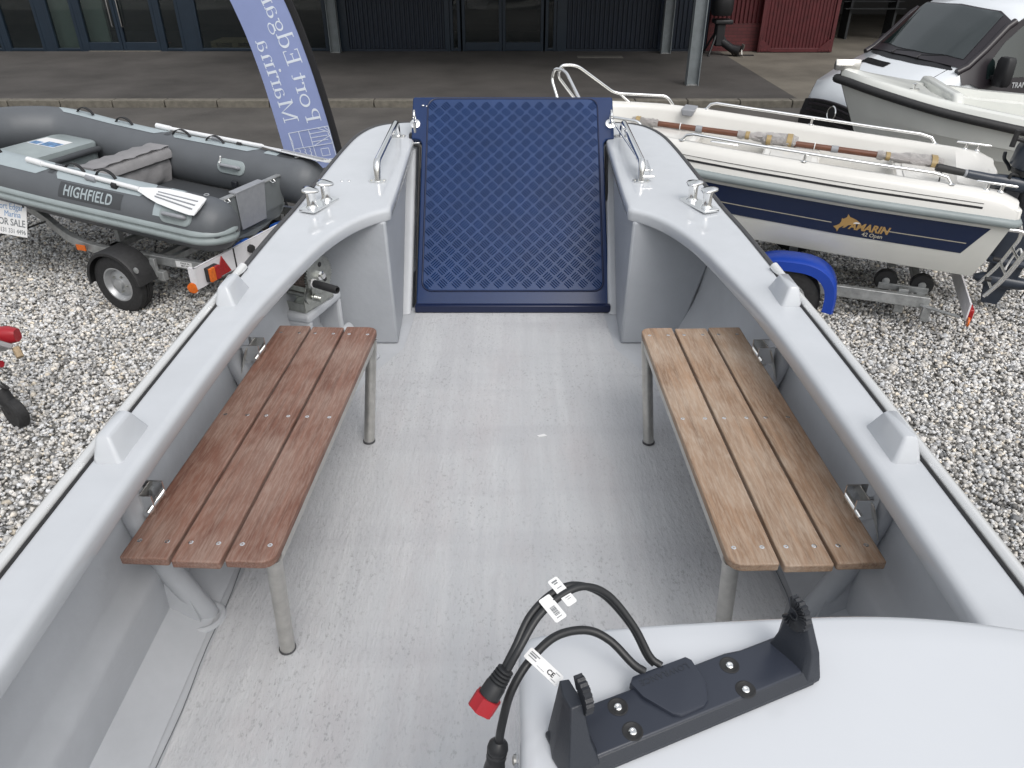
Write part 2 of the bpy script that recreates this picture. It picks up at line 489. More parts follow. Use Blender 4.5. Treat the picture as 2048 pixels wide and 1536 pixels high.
def tag(o, label, cat, group=None):
    o['label'] = label; o['category'] = cat
    if group: o['group'] = group
    return o
def thing(name, label, cat, loc=(0, 0, 0), rot=(0, 0, 0), group=None):
    o = bpy.data.objects.new(name, None)
    o.empty_display_size = 0.2
    COL.objects.link(o)
    o.location = loc; o.rotation_euler = rot
    return tag(o, label, cat, group)
def struct(o):
    o['kind'] = 'structure'; return o
def dup(o, parent=None, **kw):
    c = o.copy(); COL.objects.link(c); c.parent = parent
    for ch in list(o.children): dup(ch, c)
    return c
def lerp(a, b, t): return a + (b - a) * t
def cat(pts, k=6, closed=False):
    """Catmull-Rom through the points"""
    P = [Vector(p) for p in pts]; n = len(P); out = []
    for i in range(n if closed else n - 1):
        p0 = P[i - 1] if (closed or i) else P[0] * 2 - P[1]
        p1 = P[i]; p2 = P[(i + 1) % n]
        p3 = P[(i + 2) % n] if (closed or i + 2 < n) else P[-1] * 2 - P[-2]
        for j in range(k):
            t = j / k
            out.append(0.5 * ((2 * p1) + (p2 - p0) * t + (2 * p0 - 5 * p1 + 4 * p2 - p3) * t * t + (3 * p1 - p0 - 3 * p2 + p3) * t ** 3))
    if not closed: out.append(P[-1])
    return out
def rpath(pts, rad, k=5):
    """polyline with rounded corners"""
    P = [Vector(p) for p in pts]; out = [P[0]]
    for i in range(1, len(P) - 1):
        a, b, c = P[i - 1], P[i], P[i + 1]
        r = min(rad, (a - b).length * 0.45, (c - b).length * 0.45)
        s = b + (a - b).normalized() * r; e = b + (c - b).normalized() * r
        for j in range(k + 1):
            t = j / k
            out.append(s * (1 - t) ** 2 + b * 2 * t * (1 - t) + e * t * t)
    out.append(P[-1]); return out
def rrect(w, h, r, k=4):
    out = []
    for cx, cy, a in ((w / 2 - r, h / 2 - r, 0), (-w / 2 + r, h / 2 - r, 90), (-w / 2 + r, -h / 2 + r, 180), (w / 2 - r, -h / 2 + r, 270)):
        for j in range(k + 1):
            q = R(a + 90 * j / k); out.append((cx + r * math.cos(q), cy + r * math.sin(q)))
    return out
def text_mb(s, size, depth=0.0015, align='LEFT', bold=0.0, space=1.0, shear=0.0, cuts=None):
    """lettering as mesh: returns (verts xyz, faces) lying in the xy plane"""
    c = bpy.data.curves.new("lettering", 'FONT')
    c.body = s; c.size = size; c.extrude = depth / 2; c.offset = bold; c.resolution_u = 3
    c.align_x = align; c.space_character = space; c.shear = shear
    o = bpy.data.objects.new("lettering", c)
    me = bpy.data.meshes.new_from_object(o)
    vs = [v.co.copy() for v in me.vertices]; fs = [tuple(p.vertices) for p in me.polygons]
    if cuts:
        bm = bmesh.new(); bm.from_mesh(me)
        for y in cuts:
            bmesh.ops.bisect_plane(bm, geom=bm.verts[:] + bm.edges[:] + bm.faces[:], plane_co=(0, y, 0), plane_no=(0, 1, 0))
        bm.verts.index_update()
        vs = [v.co.copy() for v in bm.verts]; fs = [tuple(v.index for v in f.verts) for f in bm.faces]; bm.free()
    bpy.data.objects.remove(o); bpy.data.curves.remove(c); bpy.data.meshes.remove(me)
    return vs, fs
def text_plane(s, size, org, ux, uy, depth=0.0015, **kw):
    vs, fs = text_mb(s, size, depth, **kw)
    ux, uy, o = Vector(ux).normalized(), Vector(uy).normalized(), Vector(org)
    nz = ux.cross(uy)
    return MB().add([o + ux * v.x + uy * v.y + nz * v.z for v in vs], fs)
def wheel(parent, c, axis, rt, w, rim_r, matname='rim_silver', holes=8):
    """tyre and rim as parts of a trailer: a wheel with a tyre and a rim below it"""
    ax = Vector(axis).normalized()
    h = w / 2
    prof = [(rim_r, -h * 0.8), (rim_r + 0.012, -h * 0.95), (rt * 0.86, -h), (rt * 0.96, -h * 0.86), (rt, -h * 0.6), (rt, -h * 0.25), (rt - 0.008, -h * 0.22), (rt - 0.008, -h * 0.12),
            (rt, -h * 0.1), (rt, h * 0.1), (rt - 0.008, h * 0.12), (rt - 0.008, h * 0.22), (rt, h * 0.25), (rt, h * 0.6), (rt * 0.96, h * 0.86), (rt * 0.86, h), (rim_r + 0.012, h * 0.95), (rim_r, h * 0.8)]
    ty = MB().lathe(prof, c, ax, 36, False).build('tyre', 'tyre', parent)
    r = rim_r
    rp = [(r + 0.004, -h * 0.8), (r + 0.004, h * 0.78), (r + 0.012, h * 0.9), (r - 0.002, h * 0.92), (r - 0.012, h * 0.6), (r * 0.82, h * 0.32), (r * 0.74, h * 0.45), (r * 0.42, h * 0.5), (r * 0.34, h * 0.62),
          (r * 0.3, h * 0.95), (r * 0.1, h * 1.0)]
    MB().lathe(rp, c, ax, 28).build('rim', matname, ty)
    u = ax.orthogonal().normalized(); v2 = ax.cross(u)
    nb = MB()
    for i in range(5):
        q = 2 * math.pi * i / 5
        p = Vector(c) + (u * math.cos(q) + v2 * math.sin(q)) * r * 0.5 + ax * h * 0.42
        nb.cyl(p, p + ax * 0.022, 0.009, n=6)
    nb.build('wheel_nuts', 'zinc', ty)
    return ty

# ------------------------------------------------------------------ ground, road, kerb, apron
def sheet(name, x0, y0, x1, y1, z, mat):
    return struct(MB().add([(x0, y0, z), (x1, y0, z), (x1, y1, z), (x0, y1, z)], [(0, 1, 2, 3)]).build(name, mat))
sheet('ground', -150, -150, 150, 150, -0.012, 'bed')
rng = np.random.default_rng(5)
# ragged edge between gravel yard and road
ex = np.linspace(-40, 40, 161)
ey = 8.0 + 0.10 * np.sin(ex * 1.3) + 0.06 * np.sin(ex * 4.1 + 1)
mb = MB()
vs = [(x, y, 0.0) for x, y in zip(ex, ey)] + [(x, 13.72, 0.0) for x in ex]
mb.add(vs, [(i, i + 1, i + 162, i + 161) for i in range(160)])
struct(mb.build('road', 'tarmac'))
mb = MB()
k0 = -19.8
while k0 < 20:
    mb.box((k0 + 0.455, 13.84, 0.05), (0.898, 0.20, 0.13)); k0 += 0.915
struct(mb.build('kerb', 'kerb', bevel=0.012))
struct(MB().box2((-25, 13.945, -0.1), (5.05, 21, 0.105)).build('apron', 'apron'))
struct(MB().box2((5.054, 13.945, -0.1), (25, 30, 0.098)).build('concrete_yard', 'concrete'))

# gravel: angular limestone chips, one object
def gravel():
    def region(x0, x1, y0, y1, n):
        return np.stack([rng.uniform(x0, x1, n), rng.uniform(y0, y1, n)], 1)
    pts = np.concatenate([region(-7.0, -1.0, 0.3, 8.1, 165000), region(1.0, 7.0, 0.3, 8.1, 165000)])
    d = pts[:, 1] * 0.8536 + 1.41
    keep = (np.abs(pts[:, 0]) < 0.80 * d + 0.7) & (pts[:, 1] < 8.0 + 0.1 * np.sin(pts[:, 0] * 1.3) + rng.normal(0, 0.06, len(pts)))
    pts = pts[keep]; n = len(pts)
    base = np.array([(x, y, z) for z in (-1, 1) for x, y in ((-1, -1), (1, -1), (1, 1), (-1, 1))], float)
    base[4:, :2] *= 0.62
    base[:4, :2] *= 0.85
    s = rng.lognormal(math.log(0.0087), 0.33, n)
    sc = np.stack([s * rng.uniform(0.9, 1.5, n), s * rng.uniform(0.7, 1.05, n), s * rng.uniform(0.45, 0.8, n)], 1)
    vv = base[None] * (1 + rng.uniform(-0.28, 0.28, (n, 8, 3))) * sc[:, None, :]
    q = rng.normal(size=(n, 4)); q[:, 1:3] *= 0.28
    q /= np.linalg.norm(q, axis=1)[:, None]
    w, x, y, z = q.T
    Rm = np.stack([np.stack([1 - 2 * (y * y + z * z), 2 * (x * y - w * z), 2 * (x * z + w * y)], 1),
                   np.stack([2 * (x * y + w * z), 1 - 2 * (x * x + z * z), 2 * (y * z - w * x)], 1),
                   np.stack([2 * (x * z - w * y), 2 * (y * z + w * x), 1 - 2 * (x * x + y * y)], 1)], 1)
    vv = np.einsum('nij,nkj->nki', Rm, vv)
    vv[:, :, :2] += pts[:, None, :]
    vv[:, :, 2] += rng.uniform(-0.004, 0.016, n)[:, None]
    fq = np.array([(3, 2, 1, 0), (4, 5, 6, 7), (0, 1, 5, 4), (1, 2, 6, 5), (2, 3, 7, 6), (3, 0, 4, 7)])
    ff = (fq[None] + (np.arange(n) * 8)[:, None, None]).reshape(-1)
    me = bpy.data.meshes.new('gravel')
    me.vertices.add(n * 8); me.vertices.foreach_set('co', vv.reshape(-1).astype(np.float32))
    me.loops.add(len(ff)); me.loops.foreach_set('vertex_index', ff.astype(np.int32))
    me.polygons.add(n * 6); me.polygons.foreach_set('loop_start', (np.arange(n * 6) * 4).astype(np.int32))
    t = rng.random(n)
    # slow drift in tone: dirtier patches here and there
    dirt = 0.5 + 0.5 * np.sin(pts[:, 0] * 2.1 + 1.3 * np.sin(pts[:, 1] * 1.7)) * np.sin(pts[:, 1] * 1.3 + 0.8 * np.sin(pts[:, 0] * 3.1))
    val = np.where(t < 0.09, rng.uniform(0.11, 0.24, n), np.where(t < 0.36, rng.uniform(0.32, 0.48, n), rng.uniform(0.54, 0.82, n)))
    val *= 1 - 0.22 * dirt * rng.random(n)
    warm = rng.uniform(-0.03, 0.09, n) + np.where(t > 0.92, 0.12, 0)
    colr = np.stack([val * (1 + warm * 0.6), val, val * (1 - warm * 0.9), np.ones(n)], 1)
    me.update(calc_edges=True)
    ca = me.color_attributes.new('tone', 'FLOAT_COLOR', 'POINT')
    ca.data.foreach_set('color', np.repeat(colr, 8, 0).reshape(-1).astype(np.float32))
    me.materials.append(MAT['stone'])
    o = bpy.data.objects.new('gravel', me); COL.objects.link(o)
    tag(o, 'loose white and grey stone chippings covering the boat yard', 'gravel'); o['kind'] = 'stuff'
gravel()

# ------------------------------------------------------------------ glazed workshop building
def building():
    t = thing('workshop_building', 'dark navy clad building with glazed doors and grey steel canopy columns', 'building', (-4, 19.9, 0.105))
    B = lambda: MB()
    Y = 19.9; top = 5.2; z0 = 0.105
    def wall_clad(x0, x1):
        m = MB(); p = 0.11; x = x0
        poly = [(x0, 0)]
        while x < x1 - 0.01:
            poly += [(x, 0.0), (x + p * 0.18, -0.035), (x + p * 0.5, -0.035), (x + p * 0.68, 0.0)]; x += p
        poly += [(x1, 0), (x1, 0.2), (x0, 0.2)]
        m.prism(poly, (0, Y, z0 + 0.06), (1, 0, 0), (0, 1, 0), (0, 0, top))
        m.box2((x0, Y - 0.045, z0), (x1, Y + 0.2, z0 + 0.055))
        m.build('cladding', 'clad', t, True, angle=20)
    wall_clad(-3.95, -1.62); wall_clad(1.32, 4.72)
    # glazing bays: (x0, x1, mullion, door)
    def bay(x0, x1, door=False):
        f = MB(); w = 0.075
        f.box2((x0, Y - 0.06, z0), (x0 + w, Y + 0.06, top)); f.box2((x1 - w, Y - 0.06, z0), (x1, Y + 0.06, top))
        f.box2((x0 + w, Y - 0.058, z0 + 0.01), (x1 - w, Y + 0.058, z0 + (0.20 if door else 0.07))); f.box2((x0 + w, Y - 0.058, 2.5), (x1 - w, Y + 0.058, 2.62))
        nm = 'door' if door else 'window_frame'
        fo = f.build(nm, 'frame_navy', t, True, bevel=0.006)
        MB().box2((x0 + w, Y - 0.008, z0 + (0.20 if door else 0.07)), (x1 - w, Y + 0.008, 2.5)).build('pane', 'glass', fo, True)
        return fo
    bay(-14.2, -12.35); bay(-12.25, -11.34); bay(-11.12, -10.44)
    e1 = bay(-10.34, -9.46, True); e2 = bay(-9.45, -8.54, True)
    for d, hx in ((e1, -9.57), (e2, -9.34)):
        MB().tube(rpath([(hx, Y - 0.06, 0.65), (hx, Y - 0.12, 0.65), (hx, Y - 0.12, 2.0), (hx, Y - 0.06, 2.0)], 0.03), 0.016, 10).build('handle', 'steel', d, True)
    bay(-8.46, -7.94); bay(-7.60, -5.98); bay(-5.90, -4.45)
    p = MB()
    for a, b in ((-12.35, -12.25), (-11.34, -11.12), (-10.44, -10.34), (-8.54, -8.46), (-7.94, -7.60), (-5.98, -5.90), (-4.45, -3.95), (-1.62, -1.50), (1.08, 1.32)): p.box2((a + .001, Y - 0.05, z0), (b - .001, Y + 0.15, top))
    p.box2((-14.2, Y + 0.07, 2.62), (-3.96, Y + 0.2, top)); p.box2((-1.5, Y + 0.07, 2.62), (1.08, Y + 0.2, top))
    p.build('wall_panel', 'frame_navy', t, True)
    bay(-1.49, -1.24); e3 = bay(-1.20, -0.24, True); e4 = bay(-0.23, 0.76, True); bay(0.80, 1.07)
    MB().box2((-10.3, Y - 0.10, z0), (-8.55, Y - 0.03, z0 + 0.015)).build('door_sill', 'kerb', t, True)
    # room behind the glass
    r = MB()
    r.box2((-14.2, Y + 4.0, 0.1), (1.3, Y + 4.1, 3.2)); r.box2((-14.2, Y + 0.25, z0 + 0.001), (1.3, Y + 4.0, z0 + 0.012)); r.box2((-14.3, Y + .2, 0.1), (-14.2, Y + 4.1, 3.2))
    r.box2((-14.2, Y + 0.25, 3.0), (-11.6, Y + 4.0, 3.1)); r.box2((-9.6, Y + 0.25, 3.0), (1.3, Y + 4.0, 3.1)); r.box2((1.3, Y + 0.2, 0.1), (1.4, Y + 4.1, 3.2))  # unseen ceiling gap added over the partition to let daylight brighten it
    r.build('interior_room', 'interior', t, True)
    MB().box2((-11.35, Y + 0.35, z0 + .02), (-10.45, Y + 0.45, 2.6)).build('partition', 'partition', t, True)
    MB().box2((-10.6, Y + 0.55, z0 + .02), (-10.02, Y + 0.65, 2.6)).build('partition', 'partition', t, True)
    # canopy and columns
    c = MB()
    c.box2((-5.3, 15.15, 3.6), (5.0, 20.2, 3.85)); c.box2((-5.3, 15.0, 3.45), (5.0, 15.15, 3.95))
    c.build('canopy', 'col_grey', t, True)
    for x, y in ((3.45, 15.3), (-4.25, 19.65), (3.68, 19.52)):
        m = MB(); w = 0.115
        m.box2((x - w, y - 0.1, z0), (x - w + 0.014, y + 0.1, 3.6)); m.box2((x + w - 0.014, y - 0.1, z0), (x + w, y + 0.1, 3.6))
        m.box2((x - w + 0.014, y - 0.005, z0 + 0.02), (x + w - 0.014, y + 0.005, 3.6))
        co = m.build('column', 'col_grey', t, True)
        MB().box2((x - w + .016, y - 0.07, z0), (x + w - .016, y + 0.07, z0 + 0.018)).build('base_plate', 'galv', co, True)
    return t
building()

# things seen through the glass
t = thing('timber_pallet', 'pale timber pallet lying behind the glass between the doors and the flag', 'pallet', (-6.95, 20.6, 0.12))
m = MB()
for i in range(5): m.box2((-7.50 + 0.0, 20.35 + i * 0.2, 0.235), (-6.30, 20.45 + i * 0.2, 0.257))
m.build('top_boards', 'timber', t, True)
m = MB()
for x in (-7.50, -6.97, -6.44):
    for y in (20.35, 20.75, 21.15): MB().box2((x, y, 0.142), (x + 0.14, y + 0.1, 0.234)).build('block', 'timber', t, True)
m = MB()
for y in (20.35, 20.75, 21.15): m.box2((-7.50, y, 0.118), (-6.30, y + 0.1, 0.140))
m.build('bottom_boards', 'timber', t, True)
t = thing('traffic_cone', 'faint red traffic cone standing inside the glazed double doors', 'cone', (-9.0, 21.0, 0.12))
MB().lathe([(0.13, 0.03), (0.125, 0.05), (0.03, 0.62), (0.02, 0.63)], (-9.0, 21.0, 0.12), (0, 0, 1), 20).build('cone_body', 'red_plastic', t, True)
MB().box((-9.0, 21.0, 0.134), (0.36, 0.36, 0.03)).build('base', 'red_plastic', t, True, bevel=0.01)
o = MB().box((2.05, 18.9, 0.108), (1.05, 0.30, 0.012)).build('drain_cover', 'cover', bevel=0.003)
tag(o, 'long flat grey drain cover plate let into the dark asphalt before the cladding', 'drain cover')

# ------------------------------------------------------------------ red shed with sliding door
def shed():
    t = thing('red_shed', 'dark red shed with brick base, ribbed sheeting and a sliding door left open', 'building', (6, 19.9, 0.098))
    Y = 19.9
    MB().box2((4.74, Y, 0.1), (6.5, Y + 0.2, 0.72)).build('brick_base', 'brick', t, True)
    m = MB(); x = 4.74; poly = [(x, 0)]
    while x < 6.6:
        poly += [(x, 0), (x + .02, -0.04), (x + .05, -0.04), (x + .07, 0)]; x += 0.1
    poly += [(x, 0), (x, .1), (4.74, .1)]
    m.prism(poly, (0, Y + 0.03, 0.722), (1, 0, 0), (0, 1, 0), (0, 0, 4.5)); m.build('ribbed_sheeting', 'red_metal', t, True, angle=20)
    # door
    x0, x1, yd = 5.92, 7.72, Y - 0.22
    m = MB(); x = x0 + .09; poly = [(x, 0)]
    while x < x1 - 0.12:
        poly += [(x, 0), (x + .012, -0.02), (x + .045, -0.02), (x + .057, 0)]; x += 0.082
    poly += [(x1 - .09, 0), (x1 - .09, .02), (x0 + .09, .02)]
    m.prism(poly, (0, yd + 0.02, 0.2), (1, 0, 0), (0, 1, 0), (0, 0, 3.4)); d = m.build('sliding_door', 'red_metal', t, True, angle=20)
    f = MB()
    f.box2((x0, yd - 0.03, 0.11), (x0 + .09, yd + .045, 3.7)); f.box2((x1 - .09, yd - .03, 0.11), (x1, yd + .045, 3.7)); f.box2((x0 + .09, yd - .028, 0.11), (x1 - .09, yd + .043, 0.2))
    f.build('door_frame', 'red_metal', d, True, bevel=0.006)
    for xx, s in ((x0 + .03, 1), (x1 - .03, -1)):
        g = MB()
        g.prism([(0, 0.13), (0.30 * s, 0.13), (0.30 * s, 0.19), (0, 0.46)], (xx, yd - 0.034, 0), (1, 0, 0), (0, 0, 1), (0, -0.008, 0))
        for bx, bz in ((.05, .16), (.13, .16), (.22, .16), (.05, .25), (.05, .34), (.05, .42)):
            g.sphere((xx + bx * s, yd - .043, bz), 0.013, 8)
        g.build('corner_gusset', 'red_metal', d, True)
    m = MB()
    m.box2((7.75, Y, 3.2), (22, Y + .2, 5.4)); m.box2((6.6, Y + 9, 0), (22, Y + 9.1, 5)); m.box2((6.5, Y + .2, 0), (6.6, Y + 9, 5)); m.box2((6.6, Y + .2, 4.9), (22, Y + 9, 5.0)); m.box2((21.9, Y + .2, 0), (22, Y + 9, 4.9))
    m.build('dark_interior', 'van_black', t, True)
    m = MB()
    for i in range(4): m.box((9.6, Y + 2.2 + 0.18 * i, 0.85 + 0.16 * i), (1.6, 0.16, 0.02))
    m.box((9.0, Y + 2.5, 0.6), (0.06, 0.5, 1.0)); m.box((10.2, Y + 2.5, 0.6), (0.06, 0.5, 1.0))
    m.build('rack', 'interior', t, True)
shed()
o = MB().lathe([(0.10, 0), (0.10, 0.72), (0.115, 0.73), (0.115, 0.80), (0.10, 0.83), (0.02, 0.85)], (8.05, 17.2, 0.095), (0, 0, 1), 20).build('bollard', 'bollard')
tag(o, 'short round grey bollard in front of the dark shed opening', 'bollard')

# outboard engine on a stand, half in shadow between the column and the red wall
def old_engine():
    t = thing('outboard_engine', 'black outboard engine on a low stand against the red brick wall', 'outboard motor', (4.85, 19.3, 0.1))
    MB().loft([[V(4.85 + a * sx, 19.3 + b * sy, z) for a, b in rrect(2, 2, 0.7)] for z, sx, sy in ((0.95, .20, .24), (1.05, .23, .30), (1.4, .23, .30), (1.55, .18, .22))]).build('cowl', 'van_black', t, True)
    MB().box((4.9, 19.3, 0.82), (0.42, 0.42, 0.10)).box((4.86, 19.3, 0.55), (0.20, 0.30, 0.5)).build('leg', 'van_black', t, True, bevel=0.03)
    MB().tube([(4.9, 19.25, 0.42), (5.15, 19.1, 0.26), (5.32, 19.02, 0.22)], [0.09, 0.09, 0.12], 12).build('gearcase', 'van_black', t, True)
    m = MB()
    for q in range(3):
        a = 2 * math.pi * q / 3
        m.prism([(0, -0.03), (0.13, -0.06), (0.15, 0.02), (0.02, 0.03)], (5.36, 19.0, 0.24), (0.1, math.cos(a), math.sin(a)), (0.5, -math.sin(a), math.cos(a)), (0.012, 0, 0))
    m.build('propeller', 'satin_steel', t, True)
    m = MB()
    for a, b in (((4.6, 19.0, 0.11), (4.85, 19.3, 0.75)), ((4.6, 19.6, 0.11), (4.85, 19.3, 0.75)), ((5.25, 19.3, 0.11), (4.9, 19.3, 0.6))): m.cyl(a, b, 0.025)
    m.box((5.35, 19.15, 0.112), (0.7, 0.06, 0.02))
    m.build('stand', 'van_black', t, True)
old_engine()

# ------------------------------------------------------------------ the grey bow-ramp work boat we stand in
DK = 1.0
def craft():
    t = thing('work_boat', 'light grey open work boat in the foreground with a blue bow ramp raised', 'boat', (0, 1.5, 0))
    CX = -0.012
    def sheer(y): return 1.622 + 0.113 * max(0, (y - 2.4) / 2.1) ** 1.4
    OUT = [(1.003, -1.2), (1.003, 0), (1.003, 1.0), (1.002, 1.6), (.996, 2.2), (.985, 2.6), (.966, 2.95), (.942, 3.2), (.925, 3.45), (.90, 3.8), (.875, 4.08), (.845, 4.28), (.79, 4.42), (.72, 4.485), (.62, 4.515), (.545, 4.52)]
    INN = [(.870, -1.2), (.870, 0), (.870, 1.0), (.867, 1.55), (.848, 2.13), (.811, 2.50), (.752, 2.83), (.685, 3.025), (.606, 3.15), (.526, 3.215), (.524, 3.45), (.526, 3.8), (.528, 4.1), (.530, 4.3), (.531, 4.42), (.532, 4.5)]
    KC = 9                                   # index of the corner beside the ramp
    o2 = cat([(a, b, 0) for a, b in OUT], 5)
    i2 = cat([(a, b, 0) for a, b in INN[:KC + 1]], 5)[:-1] + cat([(a, b, 0) for a, b in INN[KC:]], 5)
    nrm = []
    for k in range(len(i2)):
        if k == KC * 5:
            t1 = (i2[k] - i2[k - 1]).normalized(); t2 = (i2[k + 1] - i2[k]).normalized()
            n1, n2 = V(t1.y, -t1.x, 0), V(t2.y, -t2.x, 0)
            m_ = (n1 + n2).normalized(); nrm.append(m_ / max(.35, m_.dot(n1)))
        else:
            lo_, hi_ = max(0, k - 1), min(len(i2) - 1, k + 1)
            if k < KC * 5: hi_ = min(hi_, KC * 5)
            else: lo_ = max(lo_, KC * 5)
            tt = (i2[hi_] - i2[lo_]).normalized(); nrm.append(V(tt.y, -tt.x, 0))
    for s in (1, -1):
        rings = []
        for O, I, nI in zip(o2, i2, nrm):
            zo, zi = sheer(O.y), sheer(I.y)
            d = O - I; d.z = 0; d.normalize()
            def P(base, dr, off, dz, zb): return V(CX + s * (base.x + dr.x * off), base.y + dr.y * off, zb + dz)
            r = [P(O, d, -.004, -.06, zo), P(O, d, 0, -.02, zo), P(O, d, -.006, -.004, zo), P(O, d, -.016, 0, zo)]
            A_, B_ = O - d * .016, I + nI * .022
            for k in (.04, .3, .6, .9, .97):
                q = A_.lerp(B_, k); r.append(V(CX + s * q.x, q.y, lerp(zo, zi, k)))
            r += [P(I, nI, .022, 0, zi), P(I, nI, .013, -.0012, zi), P(I, nI, .006, -.005, zi), P(I, nI, .0015, -.011, zi), P(I, nI, 0, -.018, zi), P(I, nI, 0, -.024, zi), P(I, nI, 0, -.050, zi), P(I, nI, .005, -.057, zi), P(I, nI, .03, -.060, zi)]
            r.append(P(O, d, -.05, -.068, zo))
            rings.append(r)
        MB().loft(rings, False, False).build('gunwale', 'gelcoat', t, True, angle=60)
    # inner side wall, with a moulded ledge, and the outer skin
    def wb(y):  # half width at deck
        return float(np.interp(y, [-1.2, 1.9, 2.5, 3.2, 3.9, 4.4], [.965, .96, .91, .775, .68, .62]))
    def wt(y):
        return float(np.interp(y, [-1.2, 2.2, 2.6, 2.95, 3.2, 3.45, 3.8, 4.08, 4.28, 4.42], [.98, .972, .96, .942, .92, .90, .875, .85, .82, .76]))
    ys = list(np.linspace(-1.2, 2.2, 24)) + list(np.linspace(2.3, 4.42, 26))
    for s in (1, -1):
        rings = []
        for y in ys:
            b, w = wb(y), wt(y); zt = sheer(y) - .06; k = max(0, min(1, (3.0 - y) / 0.7))
            prof = [(w + .0, zt), (w, zt - .08), (lerp(b, w, .72) + .004 * k, 1.30), (lerp(b, w, .66) + .004 * k, 1.262), (lerp(b, w, .60) - .022 * k, 1.236), (lerp(b, w, .52) - .024 * k, 1.20),
                    (b + .012 - .02 * k, 1.07), (b - .03 * k, 1.055), (b - .055 * k, 1.03), (b - .085 * k, 1.012), (b - .11, 1.003)]
            rings.append([V(CX + s * a, y, z) for a, z in prof])
        MB().loft(rings, False, False).build('side_liner', 'liner', t, True, angle=50)
        rings = []
        for O in o2:
            zo = sheer(O.y); k = max(0, (O.y - 2.4) / 2.1)
            prof = [(O.x - .004, zo - .03), (O.x - .012, zo - .2), (O.x - .03 - .05 * k, 1.1), (O.x - .06 - .14 * k, .6), (O.x - .10 - .25 * k, .3), (O.x - .2 - .25 * k, .10)]
            rings.append([V(CX + s * a, O.y - (.35 * k * (zo - z)), z) for a, z in prof])
        MB().loft(rings, False, False).build('hull_side', 'gelcoat', t, True)
    MB().box2((-.80, -1.2, .03), (.78, 3.5, .12)).build('hull_bottom', 'liner', t, True)
    MB().box2((-.98, -1.25, .1), (.96, -1.2, 1.6)).build('transom', 'liner', t, True)
    # deck and its worn non-slip panel
    m = MB()
    rings = [[V(CX - wb(y) + .06, y, DK), V(CX + wb(y) - .06, y, DK)] for y in ys if y < 3.6]
    m.loft(rings, False, False).build('deck', 'liner', t, True)
    pan = [(.825, -1.2), (.825, 1.55), (.80, 2.05), (.72, 2.5), (.60, 2.9), (.50, 3.12), (.485, 3.5)]
    m = MB(); vs = []
    for a, y in pan: vs += [(CX - a, y, DK + .004), (CX + a, y, DK + .004)]
    m.add(vs, [(2 * i, 2 * i + 1, 2 * i + 3, 2 * i + 2) for i in range(len(pan) - 1)])
    m.build('deck_panel', 'deck', t, True)
    # hairline joint in the deck under the right bench, weld beads along the chine
    for s in (1, -1):
        MB().tube([V(CX + s * .832 + .003 * math.sin(y * 17), y, DK + .003) for y in np.linspace(-.6, 2.0, 40)], 0.0013, 6).build('deck_joint', 'ink_grey', t, True)
    # buoyancy boxes either side of the ramp
    for s in (1, -1):
        m = MB()
        f = [(.532, 1.0), (.80, 1.0), (.865, 1.25), (.955, 1.6), (.545, 1.6)]
        a = [V(CX + s * x, 3.17 + (z - 1) * .03, z) for x, z in f]
        b = [V(CX + s * x, 3.45 + (z - 1) * .9, z) for x, z in ((.545, 1.0), (.76, 1.0), (.80, 1.25), (.86, 1.62), (.548, 1.62))]
        m.loft([a, b], True, True)
        m.build('buoyancy_box', 'rough_liner', t, True, bevel=.012)
        m = MB()   # bow frame along the ramp and its diagonal brace
        m.loft([[V(CX + s * (.556 + px), 3.53 + py, 1.002) for px, py in rrect(.092, .09, .02)], [V(CX + s * (.545 + px), 4.26 + py, 1.66) for px, py in rrect(.05, .09, .02)]])
        m.build('bow_frame', 'liner', t, True)
        MB().tube([(CX + s * .556, 3.72, 1.625), (CX + s * .58, 3.36, 1.42), (CX + s * .60, 3.22, 1.30)], .018, 10).build('brace', 'liner', t, True)
        MB().box2((CX + s * .63, 3.45, 1.0), (CX + s * .65, 4.45, 1.66)).build('bow_side_plate', 'rough_liner', t, True)
        # dark seal along the bow edge, then a steel rub strip aft of it
        sp = [V(CX + s * (p.x + .006), p.y, sheer(p.y) - .008) for p in o2]
        MB().tube([p for p in sp if p.y > 2.5], .0115, 8, up=(0, 0, 1)).build('rubber_strip', 'rubber_grey', t, True)
        MB().tube([V(p.x - s * .0185, p.y, sheer(p.y) + .0005) for p in sp if p.y < 2.62], .0048, 6).build('strip_backing', 'rubber', t, True)
        MB().tube([V(p.x, p.y, p.z + .008) for p in sp if p.y < 2.56] + [V(CX + s * .977, 2.585, 1.642)], .0155, 12).build('rub_strip', 'bright_alu', t, True)
        # fairlead blocks on the gunwale
        for y in (2.36, 1.50, .4):
            m = MB()
            lo = rrect(.066, .165, .012); hi = rrect(.038, .120, .009)
            cx = .946
            zz = sheer(y)
            r0 = [V(CX + s * (cx + a), y + b, zz - .002) for a, b in lo]
            r1 = [V(CX + s * (cx + .004 + a * .97), y + b * .97, zz + .008) for a, b in lo]
            r2 = [V(CX + s * (cx + .008 + a * 1.0), y + b, zz + .054) for a, b in hi]
            r3 = [V(CX + s * (cx + .008 + a * .7), y + b * .92, zz + .061) for a, b in hi]
            m.loft([r0, r1, r2, r3]).build('fairlead_block', 'gelcoat', t, True, angle=50)
        # grab rail on the foredeck
        zf = lambda y: sheer(y) + .001
        a0, a1 = V(CX + s * .628, 3.555, zf(3.55)), V(CX + s * .618, 4.255, zf(4.2) + .002)
        m = MB().tube(rpath([a0, a0 + V(0, .012, .085), a1 + V(0, -.025, .085), a1], .055, 7), .0165, 14)
        g = m.build('grab_rail', 'steel', t, True)
